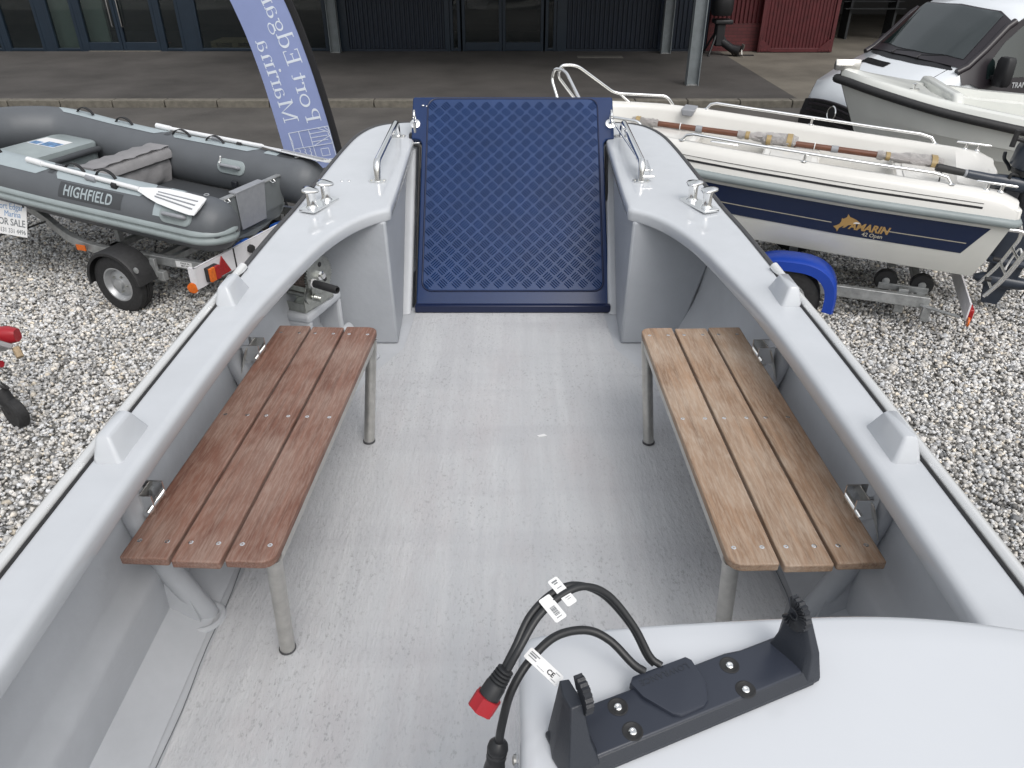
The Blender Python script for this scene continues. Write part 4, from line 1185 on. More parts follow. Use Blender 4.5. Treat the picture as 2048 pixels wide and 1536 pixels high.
# ------------------------------------------------------------------ feather flag (seen from behind, so its print reads mirrored)
def feather_flag():
    t = thing('feather_flag', 'tall periwinkle blue feather flag with white mirrored lettering beside the dinghy', 'flag', (-1.72, 8.0, 0))
    Y0 = 8.0
    # pole curve, from the base up
    pole = cat([(-1.70, Y0, 0.0), (-1.735, Y0, .30), (-1.785, Y0, .60), (-1.835, Y0, .92), (-1.895, Y0, 1.25), (-1.975, Y0, 1.62), (-2.085, Y0, 2.02), (-2.22, Y0, 2.36), (-2.43, Y0, 2.70), (-2.75, Y0, 2.96), (-3.15, Y0, 3.06)], 10)
    S = [0.0]
    for i in range(1, len(pole)): S.append(S[-1] + (pole[i] - pole[i - 1]).length)
    def at(a):
        a = max(0, min(S[-1] - 1e-4, a))
        i = int(np.searchsorted(S, a, side='right')) - 1; i = min(i, len(pole) - 2)
        k = (a - S[i]) / max(1e-6, S[i + 1] - S[i])
        p = pole[i].lerp(pole[i + 1], k)
        tg = (pole[min(i + 2, len(pole) - 1)] - pole[max(i - 1, 0)]).normalized()
        return p, V(-tg.z, 0, tg.x)       # point, direction to the left of the pole
    A0, A1 = .56, S[-1]
    def width(a): 
        k = (a - A0) / (A1 - A0)
        return float(np.interp(k, [0, .3, .55, .75, .9, 1], [.545, .515, .50, .46, .30, .05]))
    def F(b, a, h=0):
        """b metres left of the sleeve, a metres along the pole"""
        p, nl = at(a)
        return p + nl * b + V(0, .018 * math.sin(a * 2.3 + b * 4) * min(1, b * 3) + h, 0)
    na, nb_ = 60, 10
    front, back = [], []
    for i in range(na + 1):
        a = lerp(A0, A1, i / na)
        front.append([F(.045 + width(a) * j / nb_, a, -.001) for j in range(nb_ + 1)])
        back.append([F(.045 + width(a) * j / nb_, a, .002) for j in range(nb_ + 1)])
    m = MB().loft(front, False, False).loft(back, False, False)
    m.build('banner', 'flag', t, True)
    rings = []
    for i in range(na + 1):
        a = lerp(A0 - .02, A1, i / na)
        r = [F(b, a, h) for b, h in ((.05, -.006), (.02, -.016), (-.012, -.012), (-.020, 0), (-.012, .012), (.02, .016), (.05, .006))]
        rings.append(r)
    MB().loft(rings).build('pole_sleeve', 'sleeve', t, True)
    MB().tube(pole[:14], .011, 10).build('pole', 'black_plastic', t, True)
    MB().box((-1.66, Y0, .012), (.6, .08, .02)).box((-1.66, Y0, .0125), (.08, .6, .019)).build('cross_base', 'black_plastic', t, True)
    # serif lettering drawn with strokes: glyph boxes and arcs, x along the reading direction, y up
    def arc(cx, cy, rx, ry, q0, q1, w0, w1, k=14):
        o, i_ = [], []
        for j in range(k + 1):
            f = j / k; q = R(lerp(q0, q1, f)); w = lerp(w0, w1, math.sin(f * math.pi))
            o.append((cx + rx * math.cos(q), cy + ry * math.sin(q))); i_.append((cx + (rx - w) * math.cos(q), cy + (ry - w * .55) * math.sin(q)))
        return [[o[j], o[j + 1], i_[j + 1], i_[j]] for j in range(k)]
    bx = lambda x0, y0, x1, y1: [[(x0, y0), (x1, y0), (x1, y1), (x0, y1)]]
    sf = lambda x, y, w=.17: bx(x - w / 2, y, x + w / 2, y + .035)
    st = .085
    G = {
        'P': (.56, bx(.10, 0, .10 + st, .7) + sf(.14, 0, .24) + sf(.10, .665, .16) + arc(.24, .52, .24, .18, -90, 90, .03, .085) + bx(.16, .665, .26, .70) + bx(.16, .34, .26, .372)),
        'M': (.90, bx(.13, 0, .165, .7) + sf(.15, 0, .2) + bx(.70, 0, .70 + st, .7) + sf(.74, 0, .23) + sf(.10, .665, .14) + sf(.78, .665, .14) + [[(.10, .7), (.20, .7), (.47, .08), (.43, 0)]] + [[(.43, 0), (.46, .10), (.70, .7), (.72, .62)]]),
        'E': (.58, bx(.10, 0, .10 + st, .7) + bx(.02, 0, .52, .035) + bx(.02, .665, .50, .7) + bx(.18, .34, .38, .372) + bx(.36, .28, .39, .43) + bx(.49, 0, .52, .17) + bx(.47, .55, .50, .7)),
        'o': (.52, arc(.25, .225, .235, .235, 0, 360, .055, .085, 24)),
        'r': (.38, bx(.08, 0, .08 + st, .44) + sf(.12, 0, .22) + sf(.06, .41, .12) + arc(.26, .33, .13, .125, 60, 180, .03, .05) + [[(.28, .36), (.36, .36), (.36, .46), (.28, .455)]]),
        't': (.33, bx(.10, .06, .10 + st, .60) + bx(.02, .41, .30, .445) + arc(.215, .12, .115, .125, 180, 310, .07, .03)),
        'd': (.55, bx(.38, 0, .38 + st, .74) + sf(.47, 0, .14) + sf(.36, .705, .12) + arc(.24, .225, .215, .235, 40, 320, .035, .09, 18)),
        'g': (.50, arc(.22, .29, .175, .165, 0, 360, .05, .07, 20) + arc(.22, -.10, .21, .135, 0, 360, .045, .05, 20) + bx(.10, .02, .34, .075) + bx(.36, .37, .47, .41)),
        'a': (.47, bx(.30, .05, .30 + st, .33) + arc(.225, .33, .16, .13, 0, 150, .085, .03) + arc(.20, .13, .165, .14, 60, 330, .03, .08) + sf(.40, 0, .10)),
        'i': (.28, bx(.09, 0, .09 + st, .44) + sf(.13, 0, .22) + sf(.06, .41, .12) + arc(.13, .62, .055, .055, 0, 360, .05, .05, 10)),
        'n': (.56, bx(.08, 0, .08 + st, .44) + sf(.12, 0, .22) + sf(.06, .41, .12) + bx(.37, 0, .37 + st, .30) + sf(.41, 0, .20) + arc(.31, .30, .145, .155, 0, 150, .085, .03)),
        ' ': (.26, []),
    }
    polys = []
    def put(s, a0, b_base, size, sx=1.3):
        x = 0
        for ch in s:
            adv, pl = G[ch]
            for p in pl: polys.append([(b_base - q[1] * size, a0 + (x + q[0]) * size * sx) for q in p])
            x += adv
    # base of the letters lies towards the free edge, tops towards the sleeve
    put('Port Edgar', .56 + .47, .045 + .215, .215)
    put('Marina', .56 + .47 + .035, .045 + .44, .215)
    # emblem: a frame with four fields
    w = .006
    def line(pts, w=w):
        for (a, b), (c, d) in zip(pts[:-1], pts[1:]):
            L = math.hypot(c - a, d - b) or 1; nx, ny = -(d - b) / L * w / 2, (c - a) / L * w / 2
            polys.append([(a + nx, b + ny), (c + nx, d + ny), (c - nx, d - ny), (a - nx, b - ny)])
    eb, ea, E_ = .06, .64, .33
    def e(x, y): return (eb + .42 * (1 - x), ea + E_ * y)     # x from the free edge to the sleeve, y up
    sq = lambda x0, y0, x1, y1: line([e(x0, y0), e(x1, y0), e(x1, y1), e(x0, y1), e(x0, y0)])
    sq(0, 0, 1, 1); line([e(.5, 0), e(.5, 1)]); line([e(0, .47), e(1, .47)]); line([e(.25, .47), e(.25, 1)])
    sq(.66, .12, .86, .34); 
    for y in (.60, .73, .86): line([e(.5, y), e(.92 - .1 * abs(y - .7), y)])
    line([e(1, .8), e(.78, .95), e(.72, 1)]); line([e(1, .72), e(.5 + .02, .47)]); line([e(.95, .80), e(1, .55)]); line([e(.9, .98), e(1, .84)])
    for x in (.12, .25, .38):
        line([e(x + .035 * abs(math.sin(k * math.pi / 4)), .44 - .44 * k / 16) for k in range(17)])
    line([e(0, 1), e(.03, .7), e(-.01, .4), e(0, 0)])
    m = MB()
    for p in polys:
        a = [F(b, s_, -.0035) for b, s_ in p]; bb = [F(b, s_, -.0015) for b, s_ in p]
        n_ = len(a)
        m.add(a + bb, [tuple(range(n_)), tuple(range(n_, 2 * n_))[::-1]] + [(i, (i + 1) % n_, (i + 1) % n_ + n_, i + n_) for i in range(n_)])
    m.build('print', 'flag_print', t, True, flat=True)
feather_flag()

# ------------------------------------------------------------------ grey inflatable dinghy on its trailer (local: x forward, y to its left, z up)
D_ROT = (0, -.065, math.pi - .366)
def dinghy():
    t = thing('inflatable_dinghy', 'grey inflatable dinghy with pale trim strips sitting on a small road trailer', 'dinghy', (-2.25, 6.25, .46), D_ROT)
    H0 = .28; r0 = .212; b = .62
    half = [(-.325, b, 0, .05), (-.312, b, 0, .10), (-.275, b, 0, .155), (-.21, b, 0, .195), (-.12, b, 0, r0), (.1, b, 0, r0), (.5, b, 0, r0), (1.0, b, 0, r0), (1.5, b, .005, r0), (2.0, b, .02, r0), (2.35, b - .01, .045, r0), (2.58, b - .05, .065, r0),
            (2.72, b - .14, .08, r0), (2.84, b - .28, .09, r0), (2.93, b - .44, .095, r0), (2.96, 0, .10, r0)]
    full = half + [(u, -v, w, r) for u, v, w, r in half[:-1][::-1]]
    P4 = cat([Vector((u, v, w)) for u, v, w, r in full], 4)
    RR = list(np.interp(np.linspace(0, len(full) - 1, len(P4)), range(len(full)), [q[3] for q in full]))
    n = len(P4)
    def frame_at(i):
        tg = P4[min(i + 1, n - 1)] - P4[max(i - 1, 0)]; tg.z = 0; tg.normalize()
        return V(tg.y, -tg.x, 0) if False else V(-tg.y, tg.x, 0)
    # outward side: path runs bow-ward along +y first, so outward = left of travel for +y side
    OUTW = [frame_at(i) for i in range(n)]
    def ring(i, r, th): return P4[i] + V(0, 0, H0) + OUTW[i] * (r * math.cos(th)) + V(0, 0, r * math.sin(th))
    ths = [2 * math.pi * k / 28 for k in range(28)]
    MB().loft([[ring(i, RR[i], q) for q in ths] for i in range(n)]).build('tube', 'hyp', t, angle=80)
    def sofu(u, side):    # nearest path index on one side
        best = min((i for i in range(n) if (P4[i].y > 0) == (side > 0)), key=lambda i: abs(P4[i].x - u) + (0 if i in range(n) else 9)); return best
    def patch(name, side, u0, u1, q0, q1, mat, eps=.003, taper=0, k=26, parent=None):
        rings = []
        for j in range(k + 1):
            u = lerp(u0, u1, j / k); f = j / k
            e = min(1, min(f, 1 - f) / .06) if taper else 1
            # interpolate on the path
            idx = [i for i in range(n) if (P4[i].y * side > 0.0)]
            idx.sort(key=lambda i: P4[i].x)
            xs = [P4[i].x for i in idx]
            g = np.interp(u, xs, range(len(idx))); i0 = int(g); i1 = min(i0 + 1, len(idx) - 1); fr = g - i0
            c = P4[idx[i0]].lerp(P4[idx[i1]], fr); ow = OUTW[idx[i0]].lerp(OUTW[idx[i1]], fr).normalized(); r = lerp(RR[idx[i0]], RR[idx[i1]], fr)
            mid = (q0 + q1) / 2
            a, bq = lerp(mid, q0, e if taper else 1), lerp(mid, q1, e if taper else 1)
            rings.append([c + V(0, 0, H0) + ow * ((r + eps) * math.cos(R(lerp(a, bq, s / 8)))) + V(0, 0, (r + eps) * math.sin(R(lerp(a, bq, s / 8)))) for s in range(9)])
        return MB().loft(rings, False, False).build(name, mat, parent or t, angle=80)
    for side in (1, -1):
        patch('trim_panel', side, .33, 1.30, 52, 108, 'hyp_light', taper=1)
        patch('trim_panel', side, 1.36, 2.62, 52, 108, 'hyp_light', taper=1)
        patch('trim_panel', side, .10, .24, 20 if side > 0 else 62, 104, 'hyp_light')
        patch('dark_band', side, -.06, .095, 20 if side > 0 else 62, 104, 'hyp_dark')
        patch('dark_band', side, 1.305, 1.355, 62, 104, 'hyp_dark')
    # rub strake, two ribs, all the way round
    prof = [(-.012, .058), (.012, .05), (.024, .036), (.026, .022), (.014, .010), (.014, -.004), (.026, -.014), (.028, -.034), (.018, -.050), (-.012, -.062)]
    rings = []
    def wrap(side, order):
        out_ = []
        for k in order:
            q = R(90 * k / 6); c = V(-.12, side * b, H0 - .035)
            dr = V(-math.sin(q), side * math.cos(q), 0); rad = lerp(.212, .205, math.sin(q))
            if k > 6: rad = lerp(.205, .16, (k - 6) / 5)
            out_.append([c + V(0, 0, dz) + dr * (rad + dx - .004) for dx, dz in prof])
        return out_
    rings += wrap(1, range(11, 0, -1))
    for i in range(0, n):
        if P4[i].x < -.12: continue
        rings.append([P4[i] + V(0, 0, H0 - .035 + dz) + OUTW[i] * (RR[i] + dx - .004) for dx, dz in prof])
    rings += wrap(-1, range(1, 12))
    MB().loft(rings, True, True).build('rub_strake', 'strake', t, angle=50)
    # deck, transom, keel hull
    MB().loft([[V(.0, .44, H0 - .16), V(.0, -.44, H0 - .16)], [V(2.3, .44, H0 - .14), V(2.3, -.44, H0 - .14)], [V(2.75, .2, H0 - .08), V(2.75, -.2, H0 - .08)]], False, False).build('floor', 'hyp_dark', t)
    MB().loft([[V(u, v, w) for v, w in ((.46 * k, H0 - .165), (.40 * k, H0 - .24), (0, lo), (-.40 * k, H0 - .24), (-.46 * k, H0 - .165))] for u, k, lo in ((-.02, 1, .02 - .06), (1.5, 1, .02 - .06), (2.3, .85, .06), (2.75, .3, .16))]).build('hull', 'alu_grey', t)
    m = MB().prism([(-.45, .085), (.45, .085), (.45, -.16), (.36, -.27), (-.36, -.27), (-.45, -.16)], (-.02, 0, H0), (0, 1, 0), (0, 0, 1), (.035, 0, 0))
    tr = m.build('transom', 'alu_grey', t, bevel=.004)
    MB().box((-.003, 0, H0 + .087), (.05, .88, .014)).build('transom_cap', 'galv', tr, bevel=.003)
    MB().loft([[V(-.028 - e, s * .19, H0 + z) for s, z in ((-1, .11), (1, .11), (.86, -.22), (-.86, -.22))] for e in (0, .008)]).build('engine_pad', 'pad_grey', tr, bevel=.004)
    MB().box((.0, 0, H0 + .102), (.075, .38, .018)).build('pad_top', 'pad_grey', tr, bevel=.006)
    for v in (.30, -.30): MB().tube([(-.02 , v - .025, H0 + .085), (-.045, v - .02, H0 + .065), (-.045, v + .02, H0 + .065), (-.02, v + .025, H0 + .085)], .006, 8).build('d_ring', 'steel', tr)
    # carry straps
    for side, us in ((-1, (2.32, 1.86, 1.18, .80)), (1, (2.42, 2.05, 1.16, .84))):
        for u in us:
            i = sofu(u, side)
            th = R(90)
            pts = []
            for k in range(9):
                f = k / 8; uu = u + lerp(-.10, .10, f)
                pts.append(V(uu, P4[i].y + .012, P4[i].z + H0 + r0 + .004 + .055 * math.sin(math.pi * f) ** .7))
            rings = [[p + V(0, a, c_) for a, c_ in ((-.014, -.004), (.014, -.004), (.014, .004), (-.014, .004))] for p in pts]
            MB().loft(rings).build('carry_strap', 'rubber', t)
    # moulded grips
    def grip(u, side, th, name='lifting_grip'):
        i = sofu(u, side); c = P4[i] + V(0, 0, H0)
        ow = OUTW[i]
        nrm = ow * math.cos(R(th)) + V(0, 0, math.sin(R(th)))
        up = -ow * math.sin(R(th)) + V(0, 0, math.cos(R(th)))
        rings = []
        for k, e in ((1, .001), (.96, .008), (.85, .010)):
            ring_ = []
            for x, y in rrect(.30 * k, .13 * k, .06 * k, 6):
                q = R(th) + y / r0
                ring_.append(c + V(x, 0, 0) + ow * (r0 + e) * math.cos(q) + V(0, 0, (r0 + e) * math.sin(q)))
            rings.append(ring_)
        g = MB().loft(rings).build(name, 'strake', t)
        p0 = c + nrm * (r0 + .012)
        MB().tube(cat([p0 + V(-.10, 0, 0) , p0 + V(-.08, 0, 0) + nrm * .025, p0 + nrm * .032, p0 + V(.08, 0, 0) + nrm * .025, p0 + V(.10, 0, 0)], 4), .016, 10).build('grip_bar', 'pad_grey', g)
    grip(.55, -1, 158); grip(.03, 1, 28)
    MB().tube([(.62, -b + .21, H0 + .10), (.615, -b + .195, H0 + .11), (.60, -b + .2, H0 + .16)], .008, 8).build('valve_tab', 'white', t)
    # D rings near the cone ends
    for side in (1, -1):
        c = V(-.10, side * (b - .03), H0 + r0 + .006)
        MB().tube([c + V(.018 * math.cos(k), .022 * math.sin(k), .006) for k in [2 * math.pi * i / 12 for i in range(12)]], .004, 6, closed=True).build('towing_ring', 'steel', t)
    # bow locker cushion, seat with a bag under it
    MB().loft([[V(2.25 + x, y - .04, z) for x, y in rrect(.48, w, .08)] for z, w in ((H0 - .15, .72), (H0 + .05, .74), (H0 + .075, .74), (H0 + .09, .70))]).build('bow_locker', 'strake', t, angle=50)
    MB().tube([(2.0, -.38, H0 + .02), (1.98, -.2, H0 + .03), (1.96, .3, H0 + .03)], .03, 10).build('locker_pad', 'hyp_dark', t)
    m = MB()
    rings = []
    for j in range(17):
        v = lerp(-.43, .43, j / 16); wv = .006 * math.sin(j * 2.1) + .004 * math.sin(j * 5.3)
        rings.append([V(1.43, v, H0 + .06), V(1.425, v, H0 + .13), V(1.40, v, H0 + .158 + wv), V(1.18, v, H0 + .165 + wv), V(1.20, v, H0 + .150 - wv), V(1.165, v, H0 + .12), V(1.16, v, H0 + .06 + wv)])
    m.loft(rings, True, True); m.build('seat_cover', 'bag', t, angle=60)
    rings = []
    for j in range(17):
        v = lerp(-.40, .40, j / 16)
        rings.append([V(1.18, v, H0 + .07), V(1.167 + .012 * math.sin(j * 1.7), v, H0 - .02), V(1.17 + .014 * math.sin(j * 1.1 + 1), v, H0 - .10), V(1.19, v, H0 - .15), V(1.41, v, H0 - .15), V(1.41, v, H0 + .06)])
    MB().loft(rings, True, True).build('seat_bag', 'bag', t, angle=60)
    MB().tube([(1.159, -.42, H0 + .058), (1.159, .42, H0 + .058)], .006, 6).build('bag_zip', 'rubber', t)
    MB().box((.45, -.38, H0 - .06), (.06, .03, .06)).build('oar_clip', 'black_plastic', t, bevel=.008)
    # lettering wrapped on the tube
    vs, fs = text_mb('HIGHFIELD', .118, .002, bold=.0022, space=1.08, cuts=[k * .01 for k in range(1, 9)])
    m = MB().add([V(1.13 - v.x * .80, (b + (r0 + .003 + v.z) * math.cos(R(31) + (v.y - .04) / r0)), H0 + (r0 + .003 + v.z) * math.sin(R(31) + (v.y - .04) / r0)) for v in vs], fs)
    m.build('lettering', 'hyp_light', t, flat=True)
    patch('name_patch', 1, .55, 1.18, 14, 48, 'hyp_dark', eps=.0012)
    return t
dinghy()

def dinghy_oar(side, label):
    t = thing('oar', label, 'oar', (-2.25, 6.25, .46), D_ROT, 'aluminium dinghy oars')
    H0 = .28
    if side > 0:
        a, e, bl, nrm = V(1.62, .66, H0 + .235), V(.42, .725, H0 + .215), V(-.18, .775, H0 + .170), V(0, .6, 1)
    else:
        a, e, bl, nrm = V(1.55, -.70, H0 + .235), V(.32, -.67, H0 + .235), V(-.42, -.63, H0 + .19), V(0, -.2, 1)
    d = (bl - a).normalized(); L = (e - a).length
    MB().tube([a, a + d * .17], .025, 14).build('grip', 'oar_white', t)
    MB().tube([a + d * .165, e], .019, 14).build('shaft', 'oar_white', t)
    MB().tube([a + d * L * .55, a + d * (L * .55 + .10)], .026, 14).build('collar', 'pad_grey', t)
    MB().tube([a + d * L * .78, a + d * (L * .78 + .05)], .027, 12).build('strap', 'rubber', t)
    nz = (nrm - d * nrm.dot(d)).normalized(); w = d.cross(nz)
    rings = []
    for f, hw in ((0, .02), (.08, .03), (.2, .05), (.4, .075), (.7, .088), (.93, .092), (1, .085)):
        p = e + d * (f * (bl - e).length)
        rings.append([p + w * (hw * k) + nz * z for k, z in ((-1, -.002), (-.5, -.006), (0, -.008), (.5, -.006), (1, -.002), (1, .004), (.5, .002), (.25, .008), (0, .003), (-.25, .008), (-.5, .002), (-1, .004))])
    MB().loft(rings).build('blade', 'oar_white', t, angle=60)
    m = MB()
    for k in (-.45, 0, .45): m.cyl(e + d * (.18 * (bl - e).length / .6) + w * k * .05 + nz * .006, e + d * ((bl - e).length * .92) + w * k * .085 + nz * .006, .006, n=8)
    m.build('blade_ribs', 'pad_grey', t)
dinghy_oar(1, 'white oar with its blade lying on the near tube end of the grey dinghy')
dinghy_oar(-1, 'white oar strapped along the far side of the grey dinghy by the flag')
t = MB().prism([(-.16, -.11), (.16, -.11), (.16, .11), (-.16, .11)], (2.30, -.12, .28 + .0915), (1, 0, 0), (0, 1, 0), (0, 0, .0012)).build('leaflet', 'paper')
t.location = (-2.25, 6.25, .46); t.rotation_euler = D_ROT
tag(t, 'blue and white printed leaflet lying on the dinghy bow locker', 'leaflet')
ph = MB().prism([(-.15, -.02), (.03, -.02), (.03, .10), (-.15, .10)], (2.30, -.12, .28 + .0928), (1, 0, 0), (0, 1, 0), (0, 0, .0006)).prism([(.05, .02), (.15, .02), (.15, .10), (.05, .10)], (2.30, -.12, .28 + .0928), (1, 0, 0), (0, 1, 0), (0, 0, .0006)).build('photo_print', 'print_blue', t)

def tri(c, ux, uy, w, h):
    return [(0, h), (-w / 2, 0), (w / 2, 0)]

def dinghy_trailer():
    t = thing('boat_trailer', 'galvanised trailer with black mudguards, blue rollers and a light board under the grey dinghy', 'trailer', (-2.25, 6.25, 0), (0, 0, math.pi - .366))
    def beam(path, w, h, name, mat='galv', rad=.12):
        p = rpath([V(*q) for q in path], rad, 6)
        rings = []
        for i, q in enumerate(p):
            tg = (p[min(i + 1, len(p) - 1)] - p[max(i - 1, 0)]); tg.normalize()
            sd = V(-tg.y, tg.x, 0).normalized(); up = tg.cross(sd)
            if up.z < 0: up = -up
            rings.append([q + sd * a + up * c for a, c in ((-w / 2, -h / 2), (w / 2, -h / 2), (w / 2, h / 2), (-w / 2, h / 2))])
        return MB().loft(rings).build(name, mat, t, bevel=.004)
    for s in (1, -1):
        beam([(-.05, s * .70, .40), (1.22, s * .72, .40), (2.0, s * .42, .52), (3.1, s * .05, .52)], .05, .075, 'side_beam', rad=.35)
        MB().box((1.18, s * .748, .405), (.10, .012, .05)).build('side_marker', 'amber', t, bevel=.004)
        MB().box((.95, s * .60, .40), (.05, .16, .05)).box((.95, s * .54, .475), (.04, .05, .20)).build('bunk_post', 'galv', t, bevel=.003)
        w = wheel(t, (.62, s * .90, .245), (0, s, 0), .245, .14, .135)
        # mudguard: arched sheet with side lip
        rings = []
        for k in range(19):
            q = R(lerp(-8, 176, k / 18)); rr = .278
            c = V(.62 + rr * math.cos(q), 0, .262 + rr * math.sin(q) * .98)
            o_ = V(math.cos(q), 0, math.sin(q))
            rings.append([c + V(0, s * .80, 0) - o_ * .008, c + V(0, s * .80, 0), c + V(0, s * .98, 0), c + V(0, s * 1.0, 0) - o_ * .012, c + V(0, s * 1.0, 0) - o_ * .035, c + V(0, s * .992, 0) - o_ * .035, c + V(0, s * .985, 0) - o_ * .010])
        MB().loft(rings, True, True).build('mudguard', 'rubber', t, angle=45)
        MB().box((.45, s * .78, .30), (.34, .05, .08)).box((.36, s * .80, .37), (.05, .03, .16)).build('guard_bracket', 'galv', t, bevel=.004)
        MB().lathe([(.025, 0), (.025, .006), (.012, .012)], (.345, s * .99, .42), (0, s, 0), 14).build('guard_bolt', 'galv', t)
    beam([(.62, -.82, .30), (.62, .82, .30)], .06, .06, 'axle')
    beam([(.30, -.70, .40), (.30, .70, .40)], .05, .05, 'cross_beam'); beam([(.95, -.70, .40), (.95, .70, .40)], .05, .05, 'cross_beam')
    beam([(-.05, 0, .38), (3.2, 0, .50)], .06, .07, 'draw_bar')
    beam([(-.12, -.62, .38), (-.12, .62, .38)], .04, .04, 'roller_bar')
    # keel rollers
    for v, z in ((.30, .415), (.08, .40), (-.20, .415)):
        MB().lathe([(.03, -.075), (.065, -.07), (.07, -.02), (.058, 0), (.07, .02), (.065, .07), (.03, .075)], (-.13, v, z), (0, 1, -.1 if v > 0 else .1), 20).build('keel_roller', 'blue_roller', t)
        MB().box((-.07, v + .085, z - .04), (.16, .01, .09)).box((-.07, v - .085, z - .04), (.16, .01, .09)).build('roller_bracket', 'galv', t)
    MB().cyl((-.02, .66, .395), (-.16, .72, .395), .012).build('board_pin', 'galv', t)
    # light board
    lb = MB().box((-.235, 0, .44), (.02, 2.0, .17)).box((-.215, .99, .44), (.06, .02, .17)).box((-.215, -.99, .44), (.06, .02, .17)).build('light_board', 'white_dirty', t, bevel=.002)
    MB().box((-.247, .55, .44), (.004, .012, .172)).build('board_joint', 'rubber', lb)
    for s in (1, -1):
        MB().prism([(0, .155), (-.082, 0), (.082, 0)], (-.246, s * .70, .365), (0, 1, 0), (0, 0, 1), (-.008, 0, 0)).build('reflector_triangle', 'red_lens', lb, bevel=.003)
        MB().box((-.262, s * .845, .435), (.035, .115, .115)).build('lamp_body', 'rubber', lb, bevel=.006)
        MB().box((-.290, s * .815, .435), (.024, .055, .108)).build('tail_lamp', 'red_lens', lb, bevel=.005)
        MB().box((-.290, s * .871, .435), (.024, .055, .108)).build('indicator_lamp', 'amber', lb, bevel=.005)
        MB().lathe([(.042, 0), (.042, .01), (.03, .014)], (-.20, s * 1.0, .365), (-.35, s, 0), 22).build('round_reflector', 'amber', lb)
    MB().lathe([(.035, 0), (.035, .03), (.02, .035)], (-.245, .36, .455), (-1, 0, 0), 6).build('socket', 'rubber', lb)
    # maker's plate on the beam
    MB().box((.12, .7275, .40), (.16, .003, .05)).build('maker_plate', 'white', t)
    vs, fs = text_mb('MADE IN', .022, .001)
    MB().add([V(.15 - v.x, .7295 + v.z, .403 + v.y) for v in vs], fs).build('plate_lettering', 'ink', t, flat=True)
    vs, fs = text_mb('BRITAIN', .022, .001)
    MB().add([V(.15 - v.x, .7295 + v.z, .381 + v.y) for v in vs], fs).build('plate_lettering', 'ink', t, flat=True)
    MB().tube(cat([(1.70, .60, .52), (1.9, .80, .46), (2.25, .95, .44), (2.6, .8, .55), (2.7, .5, .58)], 6), .008, 8).build('trailer_cable', 'rubber', t)
dinghy_trailer()

def for_sale():
    t = thing('for_sale_sign', 'white for sale sign hanging below the dinghy bow at the left edge', 'sign', (-4.1, 6.35, .35), (0, 0, 0))
    c = V(-4.16, 6.12, .62); ux = V(.93, -.36, 0).normalized(); uy = V(.12, .30, .95).normalized(); uy = (uy - ux * uy.dot(ux)).normalized()
    nz = ux.cross(uy)
    bd = MB().prism([(-.46, -.16), (.10, -.16), (.10, .13), (-.46, .13)], c, ux, uy, -nz * .006).build('board', 'paper', t, True, bevel=.001)
    L = lambda s, size, x, y, mat, bold=0: text_plane(s, size, c + nz * .0012 + ux * x + uy * y, ux, uy, .001, align='CENTER', bold=bold).build('lettering', mat, bd, True, flat=True)
    L('Port Edgar', .072, -.09, .055, 'ink_blue'); L('Marina', .07, -.06, -.005, 'ink_blue')
    L('FOR SALE', .082, -.09, -.078, 'ink_grey', .0008); L('0131 331 4496', .054, -.075, -.14, 'ink_grey')
    MB().tube(cat([c + ux * .07 + uy * .11, c + ux * .09 + uy * .17 , c + ux * .14 + uy * .20], 4), .004, 6).build('cable_tie', 'rubber', t, True)
    MB().box(c + ux * .07 + uy * .10 + nz * .003, (.012, .012, .03)).build('eyelet', 'rubber', t, True)
for_sale()

def hitch():
    t = thing('trailer_hitch', 'trailer hitch with a red coupling and jockey wheel at the left edge', 'trailer', (-3.230, 4.0, 0))
    MB().box((-3.480, 4.03, .50), (.70, .07, .08), rot=Matrix.Rotation(R(14), 3, 'Z')).build('draw_bar', 'galv', t, True, bevel=.006)
    MB().loft([[V(x, 4.10 + a, .56 + c) for a, c in rrect(w, h, min(w, h) * .4)] for x, w, h in ((-3.240, .07, .07), (-3.170, .09, .10), (-3.100, .10, .11), (-3.045, .07, .08))]).build('coupling', 'red_plastic', t, True)
    MB().tube([(-3.230, 4.03, .545), (-3.130, 4.01, .56), (-3.055, 4.03, .515)], .018, 8).build('coupling_lip', 'bag', t, True)
    MB().tube([(-3.050, 4.05, .50), (-3.020, 4.02, .45)], .022, 8).build('coupling_plug', 'timber', t, True)
    MB().tube([(-3.280, 4.0, .40), (-3.170, 3.98, .42)], .012, 8).build('handle_shaft', 'galv', t, True)
    MB().tube([(-3.170, 3.98, .42), (-3.115, 3.97, .43)], .022, 10).build('handle_grip', 'red_plastic', t, True)
    MB().tube(cat([(-3.220, 3.98, .38), (-3.150, 3.93, .30), (-3.115, 3.95, .27), (-3.190, 3.96, .33)], 5), .007, 8).build('breakaway_cable', 'rubber', t, True)
    MB().tube([(-3.310, 4.0, .62), (-3.150, 3.94, .20)], .034, 14).build('jockey_tube', 'galv', t, True)
    MB().tube([(-3.180, 3.95, .26), (-3.125, 3.93, .12)], .045, 12).build('jockey_fork', 'rubber', t, True)
    MB().lathe([(.03, -.035), (.085, -.035), (.10, -.022), (.10, .022), (.085, .035), (.03, .035)], (-3.115, 3.925, .10), (.5, .86, 0), 24).build('jockey_wheel', 'tyre', t, True)
hitch()

